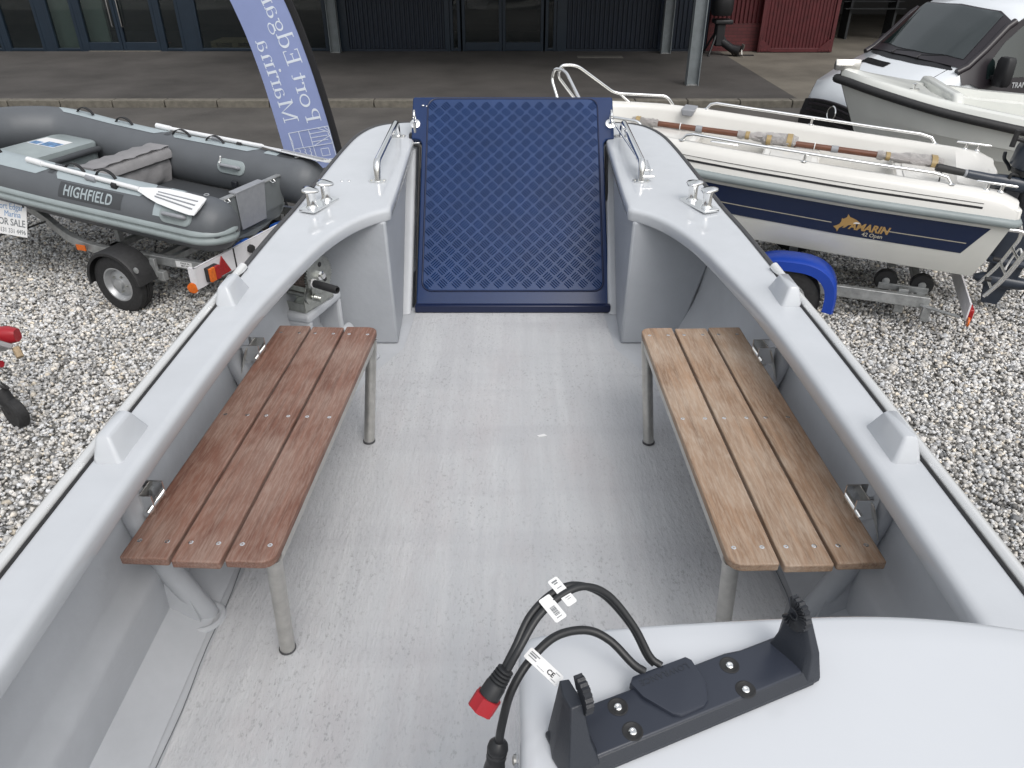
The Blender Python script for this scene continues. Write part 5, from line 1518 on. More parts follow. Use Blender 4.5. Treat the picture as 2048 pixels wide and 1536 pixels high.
# ------------------------------------------------------------------ white open motor boat with a navy decal (local: x towards the bow, y to its left)
Y_LOC = (3.693, 5.674, .35); Y_ROT = (0, -.055, math.pi - .366)
def motor_boat():
    t = thing('motor_boat', 'white open motor boat with a dark navy side band and gold lettering', 'boat', Y_LOC, Y_ROT)
    H0 = .60
    US = [0, .12, .3, .6, 1.0, 1.5, 2.0, 2.4, 2.75, 3.0, 3.25, 3.45, 3.62, 3.76, 3.86, 3.93, 3.97]
    hb = lambda u: float(np.interp(u, [0, .6, 1.2, 1.8, 2.3, 2.75, 3.1, 3.4, 3.62, 3.8, 3.9, 3.97], [.70, .725, .742, .745, .73, .68, .59, .46, .33, .19, .09, .02]))
    wr = lambda u: H0 + float(np.interp(u, [0, 1, 2, 3, 4], [0, .0, .02, .05, .07]))
    keel = lambda u: float(np.interp(u, [0, 2.4, 3.0, 3.4, 3.7, 3.9, 3.97], [H0 - .56, H0 - .56, H0 - .50, H0 - .38, H0 - .18, H0 + .02, H0 + .11]))
    def side(u):
        h, w, k = hb(u), wr(u), keel(u)
        z2 = max(lerp(w, k, .52), w - .285); z3 = lerp(w, k, .80); z4 = lerp(w, k, .93)
        fl = float(np.interp(u, [0, 2.2, 3.97], [0, 0, .5]))
        pts = [(h + .004, w + .01), (h, w - .03), (h - .022 - fl * h * .22, z2), (h * (.88 - fl * .45), z3), (h * (.50 - fl * .3), z4), (0, k)]
        return [(u + .13 * max(0, 1 - u / 1.2) * (w - z) / .56, y, z) for y, z in pts]
    rings = []
    for u in US:
        a = side(u); rings.append([V(*p) for p in a] + [V(p[0], -p[1], p[2]) for p in a[:-1][::-1]])
    m = MB().loft(rings, False, False)
    m.add(rings[0], [tuple(range(len(rings[0])))])
    m.build('hull', 'boat_bottom', t, angle=32)
    # navy band, proud of the side by 3 mm, with stripes
    def band(f0, f1, u0, u1, name, mat, eps, side_s=1, rake=.0, parent=None, k=30):
        rr = []
        for j in range(k + 1):
            row = []
            for f in (f0, lerp(f0, f1, .5), f1):
                u = lerp(u0 + rake * f, u1, j / k)
                s_ = side(u); p, q = V(*s_[1]), V(*s_[2])
                c = p.lerp(q, f); row.append(V(u + (c.x - u), side_s * (c.y + eps), c.z))
            rr.append(row)
        return MB().loft(rr, False, False).build(name, mat, parent or t, angle=60)
    for sd in (1, -1):
        bd = band(.10, .93, .10, 3.5, 'navy_band', 'decal_navy', .0035, sd, .10)
        if sd > 0:
            band(.600, .625, .20, .775, 'gold_line', 'beige_line', .006, sd, parent=bd); band(.600, .625, 1.15, 3.2, 'gold_line', 'beige_line', .006, sd, parent=bd)
            def on_side(x, y, h):   # x to the right in view (aft), y up
                u = 1.13 - x; s_ = side(u); p, q = V(*s_[1]), V(*s_[2]); c = p.lerp(q, .68); d = (p - q).normalized()
                c = c + d * y; return V(u + (c.x - u), c.y + .006 + h, c.z)
            vs, fs = text_mb('AMARIN', .076, .001, bold=.0028, shear=.12)
            MB().add([on_side(.112 + v.x * 1.0, -.008 + v.y, v.z) for v in vs], fs).build('lettering', 'gold', bd, flat=True)
            vs, fs = text_mb('42 Open', .042, .001, bold=.0006)
            MB().add([on_side(.22 + v.x, -.048 + v.y, v.z) for v in vs], fs).build('lettering', 'beige_line', bd, flat=True)
            # leaping shark emblem that stands for the first letter
            sh = [(0, -.012), (.035, -.035), (.05, -.06), (.058, -.02), (.085, .005), (.12, .018), (.16, .03), (.20, .045), (.235, .052), (.225, .065), (.19, .085), (.15, .098), (.125, .103), (.105, .125), (.10, .13), (.098, .098), (.08, .082), (.068, .075), (.058, .082), (.056, .066), (.06, .05), (.05, .02), (.025, .0)]
            n_ = len(sh)
            MB().add([on_side(x * .78, y * .78, .0008) for x, y in sh], [tuple(range(n_))]).build('emblem', 'gold', bd, flat=True)
            be = [(.17, .045), (.20, .049), (.232, .053), (.222, .062), (.195, .064), (.175, .056)]
            MB().add([on_side(x * .78, y * .78, .0016) for x, y in be], [tuple(range(6))]).build('emblem_belly', 'white', bd, flat=True)
            yl = [(.085, -.01), (.105, -.01), (.125, .012), (.14, .035), (.12, .035), (.112, .02), (.10, .035), (.082, .035), (.10, .012)]
            MB().add([on_side(x * .78, y * .78, .0011) for x, y in yl], [tuple(range(9))]).build('lettering', 'gold', bd, flat=True)
    # grey rub rail
    path = [V(u, hb(u) + .012, wr(u)) for u in US[:-1]] + [V(3.99, 0, wr(3.97))]
    path = path + [V(p.x, -p.y, p.z) for p in path[:-1][::-1]]
    path = [V(-.012, .50, H0 - .0), V(-.03, .60, H0), V(-.025, .68, H0)] + path[0:] + [V(-.025, -.68, H0), V(-.03, -.60, H0), V(-.012, -.50, H0)]
    MB().tube(path, .032, 10, up=(0, 0, 1)).build('rub_rail', 'rub_grey', t, angle=70)
    # deck moulding, side decks and the well inside it
    def top(u):
        h, w = hb(u), wr(u)
        inn = .15
        g = float(np.interp(u, [0, .05, .15, 1, 2.6, 3.97], [.13, .155, .18, .19, .19, .13]))
        fl = w - .26
        k = min(1, h / .6)
        return [(h + .004, w + .0), (h - .012, w + .06), (h - .03 * k, w + g - .05), (h - .06 * k, w + g - .014), (h - .085 * k, w + g), (h - (inn - .03) * k, w + g + .003), (h - inn * k, w + g - .012), (h - (inn + .02) * k, w + g - .05)], fl, k
    rings = []
    for u in US:
        a, fl, k = top(u)
        if u > 3.3 or u < .31:
            e_ = [(a[-1][0] * .6, a[-3][1] - (.0 if u > 1 else .06 if u > .05 else .10)), (0, a[-3][1] - (.0 if u > 1 else .13 if u > .05 else .17))]
            a = a[:-2] + [(a[-2][0], a[-3][1] - .004), (a[-1][0], a[-3][1] - .004)]
        else:
            h = hb(u)
            e_ = [(max(.02, h - .20 * k), fl), (0, fl)]
        r = [V(u, y, z) for y, z in a + e_]
        rings.append(r + [V(p.x, -p.y, p.z) for p in r[:-1][::-1]])
    m = MB().loft(rings, False, False)
    m.build('deck_moulding', 'boat_white', t, angle=45)
    m = MB().loft([[V(.0 - e_, y, z) for y, z in ((.70, H0), (.67, H0 + .10), (.40, H0 + .09), (.22, H0 - .02), (-.22, H0 - .02), (-.40, H0 + .09), (-.67, H0 + .10), (-.70, H0), (-.45, H0 - .1), (.45, H0 - .1))] for e_ in (.03, -.05)])
    m.build('transom_top', 'boat_white', t, bevel=.02, seg=3)
    for u, l_ in ((.55, .42), (1.55, .45), (2.55, .45)):
        MB().loft([[V(u + x, y, z) for x, y in rrect(l_, hb(u) * 2 - .34, .04)] for z in (H0 - .235, H0 + .055)] + [[V(u + x, y, H0 + .07) for x, y in rrect(l_ - .03, hb(u) * 2 - .37, .04)]]).build('thwart', 'boat_white', t, angle=40)
        MB().loft([[V(u + x, y, z) for x, y in rrect(l_ - .12, .5, .03)] for z in (H0 + .069, H0 + .080)]).build('hatch', 'boat_white', t, bevel=.004)
    # black pin stripe on the moulding
    def stripe(f, w_, name, u0=.22, u1=3.3, sd=1):
        rr = []
        for j in range(41):
            u = lerp(u0, u1, j / 40); a, _, _ = top(u); p, q = V(u, *a[1]), V(u, *a[2])
            c = p.lerp(q, f); rr.append([V(u, sd * (c.y + .003), c.z + w_), V(u, sd * (c.y + .0035), c.z - w_)])
        MB().loft(rr, False, False).build(name, 'ink', t)
    for sd in (1, -1):
        stripe(.22, .008, 'pin_stripe', sd=sd); stripe(.62, .0022, 'pin_stripe', sd=sd)
    # stainless rails
    gz = lambda u: top(u)[0][4][1]
    gy = lambda u: top(u)[0][4][0] - .015
    for sd in (1, -1):
        p = [V(u, sd * gy(u), gz(u) + .06) for u in np.linspace(2.28, .58, 12)]
        p = [V(2.36, sd * gy(2.36), gz(2.36))] + [V(2.33, sd * gy(2.3), gz(2.3) + .045)] + p + [V(.49, sd * gy(.5), gz(.5) + .045), V(.45, sd * gy(.45), gz(.45))]
        r = MB().tube(p, .013, 10).build('hand_rail', 'steel', t)
        for u in (1.45,): MB().cyl(V(u, sd * gy(u), gz(u)), V(u, sd * gy(u), gz(u) + .06), .011).build('rail_post', 'steel', r)
        for u in (2.36, .45, 1.45): MB().lathe([(.028, 0), (.028, .005), (.015, .009)], V(u, sd * gy(u), gz(u)), (0, 0, 1), 14).build('rail_foot', 'steel', r)
        pp = rpath([V(2.66, sd * .60, .82), V(2.72, sd * .56, .90), V(3.18, sd * .46, .885), V(3.48, sd * .16, 1.135), V(3.60, sd * .09, 1.13), V(3.62, sd * .085, 1.04), V(3.45, sd * .24, .80)], .07, 6)
        r = MB().tube(pp, .0135, 10).build('bow_rail', 'steel', t)
        MB().tube([V(3.14, sd * .47, .888), V(3.02, sd * .50, .80)], .012, 10).build('rail_post', 'steel', r)
        # mooring cleats near the stern
        c = V(.17, sd * .60, gz(.17) - .004)
        cl = MB().tube([c + V(-.13, 0, .05), c + V(-.12, 0, .052), c + V(.12, 0, .052), c + V(.13, 0, .05)], [.006, .009, .009, .006], 10).build('cleat', 'steel', t)
        for du in (-.04, .05): MB().cyl(c + V(du, 0, 0), c + V(du, 0, .05), .012).lathe([(.024, 0), (.022, .006), (.012, .012)], c + V(du, 0, 0), (0, 0, 1), 14).build('cleat_foot', 'steel', cl)
    MB().loft([[V(2.50 + x, -hb(2.5) + .03 + y * .0, gz(2.5) - .0 + z) for x, z in ((-.06, .004), (.06, .004), (.045, -.05), (-.045, -.05))], [V(2.50 + x, -hb(2.5) + .27, gz(2.5) + z) for x, z in ((-.06, .006), (.06, .006), (.045, -.05), (-.045, -.05))]]).build('oarlock_socket', 'pad_grey', t, bevel=.008)
    MB().loft([[V(2.05 + x, .50 + y, gz(2) + .004) for x, y in rrect(.22, .03, .01)], [V(2.05 + x, .50 + y, gz(2) + .014) for x, y in rrect(.20, .02, .01)]]).build('inlet_plate', 'steel', t)
    # folded boarding ladder on the transom
    def lad(v):
        return rpath([V(.03, v, H0 - .10), V(-.14, v, H0 - .09), V(-.20, v, H0 - .20), V(-.13, v, H0 - .46), V(-.05, v, H0 - .62)], .08, 6)
    la = MB().tube(lad(.52), .0135, 10).build('boarding_ladder', 'steel', t)
    MB().tube(lad(.26), .0135, 10).build('ladder_rail', 'steel', la)
    MB().tube([p + V(-.03, 0, -.01) for p in lad(.46)[8:]], .012, 10).build('ladder_rail', 'steel', la)
    for f in (.30, .42, .55): MB().cyl(V(-.17 + (f - .3) * .35, .26, H0 - f), V(-.17 + (f - .3) * .35, .52, H0 - f), .011).build('rung', 'steel', la)
    for f in (.30, .46): MB().cyl(V(-.02, .50, H0 - f - .03), V(-.06, .50, H0 - f - .03), .017).build('ladder_stop', 'rubber', la)
    MB().tube(cat([V(-.19, .50, H0 - .27), V(-.21, .42, H0 - .30), V(-.19, .36, H0 - .27), V(-.17, .33, H0 - .40), V(-.16, .35, H0 - .47)], 5), .007, 8).build('lashing', 'white', la)
    return t
motor_boat()

def wood_oar(loc_pts, label):
    t = thing('wooden_oar', label, 'oar', Y_LOC, Y_ROT, 'wrapped wooden oars')
    a, b = V(*loc_pts[0]), V(*loc_pts[1]); d = (b - a).normalized(); L = (b - a).length
    at_ = lambda f: a + d * (L * f)
    w = V(-d.y, d.x, 0).normalized()
    MB().tube([at_(0), at_(.68)], [.024, .026], 14).build('shaft', 'oar_wood', t)
    rings = []
    for f, hw, th in ((.67, .028, .026), (.72, .04, .022), (.8, .06, .018), (.92, .075, .014), (1.0, .07, .012)):
        rings.append([at_(f) + w * (hw * math.cos(q)) + V(0, 0, th * math.sin(q)) for q in [2 * math.pi * k / 12 for k in range(12)]])
    MB().loft(rings).build('blade', 'oar_wood', t)
    rnd = random.Random(int(a.x * 100))
    def wrap(f0, f1, r):
        rings = []
        for k in range(15):
            f = lerp(f0, f1, k / 14); rr = r if f < .70 else lerp(r, .085, min(1, (f - .7) / .15))
            if k in (0, 14): rr *= .8
            rings.append([at_(f) + w * (rr * (1 + rnd.uniform(-.16, .16)) * math.cos(q)) + V(0, 0, rr * (.9 if f < .7 else .55) * (1 + rnd.uniform(-.2, .2)) * math.sin(q)) for q in [2 * math.pi * j / 14 for j in range(14)]])
        MB().loft(rings).build('bubble_wrap', 'film', t, flat=True)
    wrap(.66, 1.02, .042); wrap(-.01, .16, .040)
    for f, e in ((.03, .014), (.72, .012), (.97, .016)):
        rr = .046 if f < .70 else lerp(.05, .095, min(1, (f - .7) / .15))
        rings = [[at_(g) + w * (rr * math.cos(q)) + V(0, 0, rr * (.95 if f < .7 else .6) * math.sin(q)) for q in [2 * math.pi * j / 16 for j in range(16)]] for g in (f - e, f + e)]
        MB().loft(rings).build('tape_band', 'tape', t)
    MB().tube([at_(.40), at_(.44)], .03, 14).build('oar_collar', 'pad_grey', t)
    MB().tube([at_(.30), at_(.305)], .032, 12).build('cord', 'white', t)
wood_oar(((2.95, -.34, .70), (1.55, -.36, .705)), 'wooden oar wrapped in bubble film lying forward in the white motor boat by the ramp')
wood_oar(((1.80, -.30, .70), (.42, -.33, .70)), 'wooden oar with its taped blade wrapped towards the white boat stern')

def outboard():
    t = thing('outboard_motor', 'dark blue grey outboard motor with a long tiller clamped on the white boat stern', 'outboard motor', Y_LOC, Y_ROT)
    H = .60
    c = V(-.22, 0, 0)
    rr = [[c + V(x, y, z) + V(sh, 0, 0) for x, y in rrect(l_, w_, min(l_, w_) * .38, 5)] for z, l_, w_, sh in ((H + .20, .30, .24, .02), (H + .24, .40, .31, .02), (H + .36, .43, .32, .0), (H + .48, .38, .29, -.02), (H + .54, .26, .20, -.03), (H + .555, .12, .1, -.03))]
    MB().loft(rr).build('cowl', 'engine', t, angle=50)
    MB().loft([[c + V(x, y, z) for x, y in rrect(l_, w_, min(l_, w_) * .38, 5)] for z, l_, w_ in ((H + .185, .39, .30), (H + .225, .40, .31))]).build('cowl_seam', 'rubber', t, angle=50)
    vs, fs = text_mb('0', .10, .002, bold=.002)
    MB().add([c + V(.06 - v.x, .164 + v.z, H + .32 + v.y) for v in vs], fs).build('lettering', 'white', t, flat=True)
    MB().loft([[c + V(x, y, z) for x, y in rrect(l_, w_, min(l_, w_) * .4, 5)] for z, l_, w_ in ((H + .20, .34, .24), (H + .08, .28, .20), (H - .05, .20, .15))]).build('lower_cowl', 'black_plastic', t, angle=50)
    MB().loft([[c + V(x + sh, y, z) for x, y in rrect(l_, w_, min(l_, w_) * .42, 5)] for z, l_, w_, sh in ((H - .02, .22, .13, 0), (H - .30, .24, .12, -.01), (H - .46, .27, .11, -.02), (H - .48, .40, .16, -.05), (H - .50, .40, .16, -.05), (H - .52, .24, .08, -.03), (H - .72, .20, .05, -.03))]).build('leg', 'engine', t, angle=35)
    MB().loft([[c + V(x - .02, y, z) for x, y in rrect(l_, .02, .008, 3)] for z, l_ in ((H - .68, .20), (H - .86, .12))]).build('skeg', 'engine', t)
    MB().lathe([(.02, 0), (.05, .06), (.055, .2), (.05, .34), (.035, .40)], c + V(.16, 0, H - .66), (-1, 0, 0), 20).build('gearcase', 'engine', t)
    m = MB()
    for q in range(3):
        a = 2 * math.pi * q / 3
        m.prism([(.03, -.03), (.13, -.06), (.145, .02), (.04, .03)], c + V(-.25, 0, H - .66), (0, math.cos(a), math.sin(a)), (.5, -math.sin(a), math.cos(a)), (.01, 0, 0))
    m.build('propeller', 'black_plastic', t)
    MB().box((-.06, .10, H - .02), (.10, .04, .26)).box((-.06, -.10, H - .02), (.10, .04, .26)).box((.035, 0, H + .05), (.05, .24, .06)).build('clamp_bracket', 'black_plastic', t, bevel=.01)
    # tiller
    a, b = V(-.02, .10, H + .13), V(.46, .17, H + .18)
    d = (b - a).normalized()
    MB().tube([a - d * .10, a, a + d * .1, a + d * .13], [.06, .055, .042, .036], 14).build('tiller_root', 'engine', t)
    ti = MB().tube([a + d * .10, a + d * .31, a + d * .315], [.036, .031, .026], 16).build('tiller_arm', 'engine', t)
    MB().tube([a + d * .315, a + d * .33, a + d * .335], [.028, .028, .024], 16).build('grip_ring', 'pad_grey', ti)
    MB().tube([a + d * .33, a + d * .345, a + d * .52, a + d * .535], [.024, .026, .030, .027], 16).build('throttle_grip', 'rubber', ti)
    MB().tube([a + d * .49 + V(0, .0, -.02), a + d * .47 + V(0, 0, -.22)], .005, 6).build('kill_cord', 'rubber', ti)
    MB().tube(cat([V(-.03, -.06, H + .18), V(.0, -.07, H + .22), V(.04, -.06, H + .26), V(.05, -.06, H + .31)], 4), [.013] * 12 + [.012], 10).build('shift_lever', 'black_plastic', t)
    MB().tube([c + V(.19, .04, H + .42), c + V(.26, .04, H + .43)], .014, 10).tube([c + V(.265, .04, H + .37), c + V(.265, .04, H + .49)], .019, 10).build('starter_handle', 'rubber', t)
    MB().tube(cat([c + V(.15, .1, H + .18), c + V(.22, .14, H + .20), c + V(.20, .12, H + .12), c + V(.1, .1, H + .10)], 5), .012, 8).build('engine_hose', 'rubber', t)
outboard()

def boat_trailer2():
    t = thing('boat_trailer', 'galvanised trailer with bright blue mudguards under the white motor boat', 'trailer', (3.693, 5.674, 0), (0, 0, math.pi - .366))
    for s in (1, -1):
        MB().box((1.6, s * .56, .235), (2.6, .05, .09)).build('side_beam', 'galv', t, bevel=.004)
        wheel(t, (1.34, s * .86, .25), (0, s, 0), .25, .15, .135)
        rings = []
        for q in list(np.linspace(-6, 186, 25)):
            qq = R(float(q)); e_ = 4
            ex = abs(math.cos(qq)) ** (2 / 2.6) * (1 if math.cos(qq) > 0 else -1); ez = abs(math.sin(qq)) ** (2 / 2.6) * (1 if math.sin(qq) > 0 else -1)
            c_ = V(1.34 + .36 * ex, 0, .25 + .33 * ez); o_ = V(ex, 0, ez).normalized()
            rings.append([c_ + V(0, s * .75, 0) - o_ * .006, c_ + V(0, s * .76, 0), c_ + V(0, s * .94, 0), c_ + V(0, s * .965, 0) - o_ * .016, c_ + V(0, s * .97, 0) - o_ * .085, c_ + V(0, s * .962, 0) - o_ * .085, c_ + V(0, s * .95, 0) - o_ * .016])
        MB().loft(rings).build('mudguard', 'blue_plastic', t, angle=45)
        MB().lathe([(.016, 0), (.016, .004)], (1.01, s * .972, .14), (0, s, 0), 14).build('guard_bolt', 'galv', t)
        for u in (.62, .36):
            MB().lathe([(.025, -.03), (.075, -.03), (.085, -.02), (.085, .02), (.075, .03), (.025, .03)], (u, s * .40, .315), (0, 1, 0), 24).build('hull_roller', 'rubber', t)
            MB().lathe([(.028, .0), (.028, .012), (.012, .016)], (u, s * .43, .315), (0, s, 0), 12).build('roller_hub', 'galv', t)
        MB().box((.49, s * .45, .28), (.36, .02, .05)).box((.49, s * .50, .20), (.07, .05, .20)).build('roller_rocker', 'galv', t, bevel=.003)
        MB().box((-.05 + .36, s * .60, .16), (.06, .05, .12)).build('tail_post', 'galv', t, bevel=.003)
    MB().box((1.34, 0, .22), (.07, 1.6, .07)).box((.36, 0, .235), (.06, 1.1, .06)).box((2.7, 0, .235), (.06, 1.1, .06)).build('cross_beam', 'galv', t, bevel=.004)
    MB().box((3.6, 0, .30), (1.8, .07, .08)).build('draw_bar', 'galv', t, bevel=.004)
    MB().tube([(.36, .60, .22), (.10, .72, .22)], .012, 8).build('board_pin', 'galv', t)
    lb = MB().box((.07, 0, .29), (.012, 1.56, .14)).build('light_board', 'white_dirty', t, bevel=.002)
    for s in (1, -1):
        MB().box((.045, s * .66, .25), (.045, .16, .09)).build('tail_lamp', 'red_lens', lb, bevel=.006)
        MB().lathe([(.035, 0), (.035, .012)], (.06, s * .79, .22), (-1, 0, 0), 16).build('round_reflector', 'amber', lb)
boat_trailer2()

# ------------------------------------------------------------------ pale grey boat with a black rub rail behind it
def pale_boat():
    t = thing('open_boat', 'pale grey clinker style boat with a black rub rail in front of the van', 'boat', (3.28, 8.0, .55), (0, 0, math.pi - .171))
    hb = lambda s: float(np.interp(s, [0, .06, .2, .45, .8, 1.2, 1.6, 2.2, 3.2, 4.2], [.02, .11, .25, .42, .60, .74, .83, .89, .90, .84]))
    zr = lambda s: float(np.interp(s, [0, .4, .8, 1.5, 2.5, 4.2], [.86, .77, .69, .58, .50, .48]))
    SS = [0, .06, .2, .45, .8, 1.2, 1.6, 2.2, 3.2, 4.2]
    def prof(s):
        h, z = hb(s), zr(s); st = .42 * max(0, 1 - s / 2.0)
        P_ = [(h, z), (h - .01, z - .04)]
        # clinker lands: small steps
        for f0, yk in ((.28, .95), (.30, .93), (.52, .86), (.54, .835), (.76, .70), (.78, .66), (1.0, .05)):
            P_.append((h * lerp(1, yk, min(1, .55 + s)), lerp(z - .04, .0, f0)))
        return [(-(s + st * ((z - zz) / max(.3, z)) * (1.0)), y, zz) for y, zz in P_]
    rings = []
    for s in SS:
        a = prof(s); rings.append([V(*p) for p in a] + [V(p[0], -p[1], p[2]) for p in a[::-1]])
    MB().loft(rings, False, False).build('hull', 'boat_grey', t, angle=25)
    path = [V(-s, hb(s) + .012, zr(s)) for s in SS[1:]]
    path = [V(p.x, -p.y, p.z) for p in path[::-1]] + [V(.03, 0, zr(0))] + path
    MB().tube(cat(path, 4), .040, 12, up=(0, 0, 1)).build('rub_rail', 'rubber', t, angle=70)
    rings = []
    for s in SS:
        h, z = hb(s), zr(s); k = min(1, h / .35)
        if s < .95:
            r = [(h, z + .03), (h - .02 * k, z + .075), (h - .05 * k, z + .095), (h - .12 * k, z + .10), (h * .45, z + .11), (h * .4, z + .11), (h * .3, z + .115), (0, z + .12)]
        else:
            r = [(h, z + .03), (h - .02, z + .085), (h - .05, z + .10), (h - .15, z + .10), (h - .165, z + .03), (h - .25, z + .02), (h - .27, z - .22), (0, z - .23)]
        r = [V(-s, y, w) for y, w in r]; rings.append(r + [V(p.x, -p.y, p.z) for p in r[:-1][::-1]])
    MB().loft(rings, False, False).build('deck_moulding', 'boat_grey', t, angle=35)
    MB().loft([[V(-.92 - e, y, zr(.95) + z) for y, z in ((.58, .09), (.50, .17), (-.50, .17), (-.58, .09), (-.5, -.1), (.5, -.1))] for e in (0, .10)]).build('breakwater', 'boat_grey', t, bevel=.03, seg=3)
    MB().lathe([(.012, 0), (.012, .03), (.022, .034), (.022, .05), (.004, .055)], (-.62, .32, zr(.62) + .105), (0, 0, 1), 14).box((-.62, .32, zr(.62) + .104), (.10, .02, .012)).build('deck_fitting', 'steel', t)
    MB().loft([[V(.07 + x, y * w, zr(0) + .08 + z) for y, z in ((-.04, 0), (.04, 0), (.05, .05), (0, .10), (-.05, .05))] for x, w in ((.0, 1.0), (-.03, 1.1), (-.16, .75), (-.24, .1))]).build('bow_fairlead', 'satin_steel', t, bevel=.01)
pale_boat()

# ------------------------------------------------------------------ white van (local: x forward, y to the side facing us)
def van():
    ang = math.atan2(-.21, -.977)
    t = thing('white_van', 'white van with a black grille and windscreen pillars parked behind the boats', 'van', (5.16, 10.49, 0), (0, 0, ang))
    ST = [  # u, then half profile (y, z) from the sill to the centre line
        (1.13, (.60, .40), (.66, .52), (.66, .60), (.62, .66), (.40, .69), (0, .70)),
        (1.07, (.76, .38), (.80, .55), (.79, .66), (.72, .76), (.42, .80), (0, .81)),
        (.92, (.90, .35), (.93, .58), (.92, .76), (.84, .88), (.46, .93), (0, .945)),
        (.60, (.955, .32), (.975, .62), (.965, .92), (.88, 1.01), (.48, 1.06), (0, 1.07)),
        (.25, (.965, .32), (.99, .65), (.98, 1.03), (.90, 1.13), (.5, 1.18), (0, 1.195)),
        (.03, (.97, .32), (.99, .65), (.985, 1.09), (.91, 1.20), (.5, 1.265), (0, 1.285)),
        (-.10, (.97, .32), (.99, .65), (.985, 1.11), (.92, 1.26), (.55, 1.39), (0, 1.41)),
        (-.30, (.97, .32), (.99, .65), (.985, 1.12), (.90, 1.44), (.62, 1.59), (0, 1.615)),
        (-.53, (.97, .32), (.99, .65), (.985, 1.13), (.875, 1.68), (.66, 1.80), (0, 1.835)),
        (-.70, (.97, .32), (.99, .65), (.985, 1.13), (.87, 1.79), (.66, 1.895), (0, 1.93)),
        (-1.1, (.97, .32), (.99, .65), (.985, 1.13), (.87, 1.83), (.68, 1.945), (0, 1.975)),
        (-4.0, (.97, .32), (.99, .65), (.985, 1.13), (.88, 1.84), (.68, 1.95), (0, 1.98)),
    ]
    ST = [((u * .80 if u > 0 else u), *r) for u, *r in ST]
    rings = []
    for st in ST:
        r = [V(st[0], y, z) for y, z in st[1:]]
        rings.append(r + [V(p.x, -p.y, p.z) for p in r[:-1][::-1]])
    m = MB().loft(rings, False, False); m.add(rings[0], [tuple(range(len(rings[0])))]); m.add(rings[-1], [tuple(range(len(rings[-1])))])
    body = m.build('body', 'van_white', t, angle=48)
    # surface lookup: point on the skin at (u, fraction round)
    def skin(u, y, eps=.004):
        us = [s[0] for s in ST][::-1]
        def prof(u_):
            i = max(0, min(len(ST) - 2, next((k for k in range(len(ST) - 1) if ST[k][0] >= u_ >= ST[k + 1][0]), 0)))
            a, b = ST[i], ST[i + 1]; f = (a[0] - u_) / (a[0] - b[0]); return [(lerp(p[0], q[0], f), lerp(p[1], q[1], f)) for p, q in zip(a[1:], b[1:])]
        p = prof(u); up = p[2:]
        ya = abs(y)
        ys_ = [q[0] for q in up][::-1]; zs_ = [q[1] for q in up][::-1]
        return V(u, y, float(np.interp(ya, ys_, zs_)) + eps)
    # windscreen with its dark surround
    def screen(name, mat, hw0, hw1, u0, u1, eps, par):
        rr = []
        for i in range(13):
            f = i / 12; row = []
            for j in range(17):
                g = -1 + 2 * j / 16
                hw = lerp(hw0, hw1, f)
                u = lerp(u0, u1, f) - .10 * (1 - f * .7) * abs(g) ** 2.5
                p = skin(u, g * hw, 0)
                row.append(p + V(.7, 0, .72) * eps)
            rr.append(row)
        return MB().loft(rr, False, False).build(name, mat, par, angle=80)
    sur = screen('screen_surround', 'pillar', .915, .872, .05, -.565, .026, t)
    screen('windscreen', 'van_glass', .80, .73, -.02, -.535, .034, sur)
    # cowl at the foot of the screen, wipers
    rr = []
    for j in range(17):
        g = -1 + 2 * j / 16
        rr.append([skin(.14 - .12 * abs(g) ** 2.5, g * .80, .006), skin(.02 - .11 * abs(g) ** 2.5, g * .86, .012)])
    MB().loft(rr, False, False).build('scuttle', 'van_black', t, angle=70)
    for y0, y1 in ((-.30, .35), (.20, .74)):
        p = [skin(.02 - .1 * abs(y / .86) ** 2.5 - .045 * k, y, .03) for k, y in [(i / 8, lerp(y0, y1, i / 8)) for i in range(9)]]
        w = MB().tube(p, .009, 6).build('wiper', 'van_black', t)
        MB().tube([p[0] + V(.06, .0, -.03), p[0], p[4]], .012, 6).build('wiper_arm', 'van_black', w)
    # bonnet vent
    vr = []
    for j in range(9):
        y = lerp(-.62, -.06, j / 8); vr.append([skin(.32 - .10 * abs(y) ** 2, y, .005), skin(.22 - .12 * abs(y) ** 2, y, .006)])
    vt = MB().loft(vr, False, False).build('bonnet_vent', 'van_black', t)
    for k in range(5):
        f = (k + .5) / 5
        MB().tube([skin(lerp(.32, .22, f) - .11 * abs(y) ** 2, y, .009) for y in np.linspace(-.60, -.08, 7)], .006, 6).build('vent_slat', 'rubber', vt)
    # bonnet shut line and front fascia
    MB().tube([skin(u, .74 + .04 * math.sin(u * 3), .001) for u in np.linspace(.03, .7, 12)], .005, 6).build('shut_line', 'van_black', t)
    rr = []
    for i in range(9):
        f = i / 8; z = lerp(.24, .735, f)
        row = []
        for j in range(21):
            g = -1 + 2 * j / 20
            zt = z + (-.10 * f * abs(g) ** 2 if f > .5 else 0)
            u = 1.165 + .02 * math.sin(f * math.pi) - .05 * f - .075 * abs(g) ** 3
            row.append(V(u - .19, g * .86, zt))
        rr.append(row)
    fa = MB().loft(rr, False, False).build('grille', 'van_black', t, angle=60)
    for f in (.50, .68, .86, .97):
        z = lerp(.24, .735, f)
        MB().tube([V(.980 + .02 * math.sin(f * math.pi) - .05 * f - .075 * abs(g) ** 3, g * .84, z - .10 * f * abs(g) ** 2) for g in np.linspace(-.8, .8, 21)], .014, 8).build('grille_bar', 'pillar', fa)
    for row_, f in enumerate((.59, .77, .92)):
        m = MB(); z = lerp(.24, .735, f)
        for g in np.linspace(-.62, .62, 42):
            m.box(V(.982 + .02 * math.sin(f * math.pi) - .05 * f - .075 * abs(g) ** 3, g * .84, z - .10 * f * abs(g) ** 2), (.012, .010, .05))
        m.build('grille_mesh', 'rubber', fa)
    ec = V(.965, 0, .605)
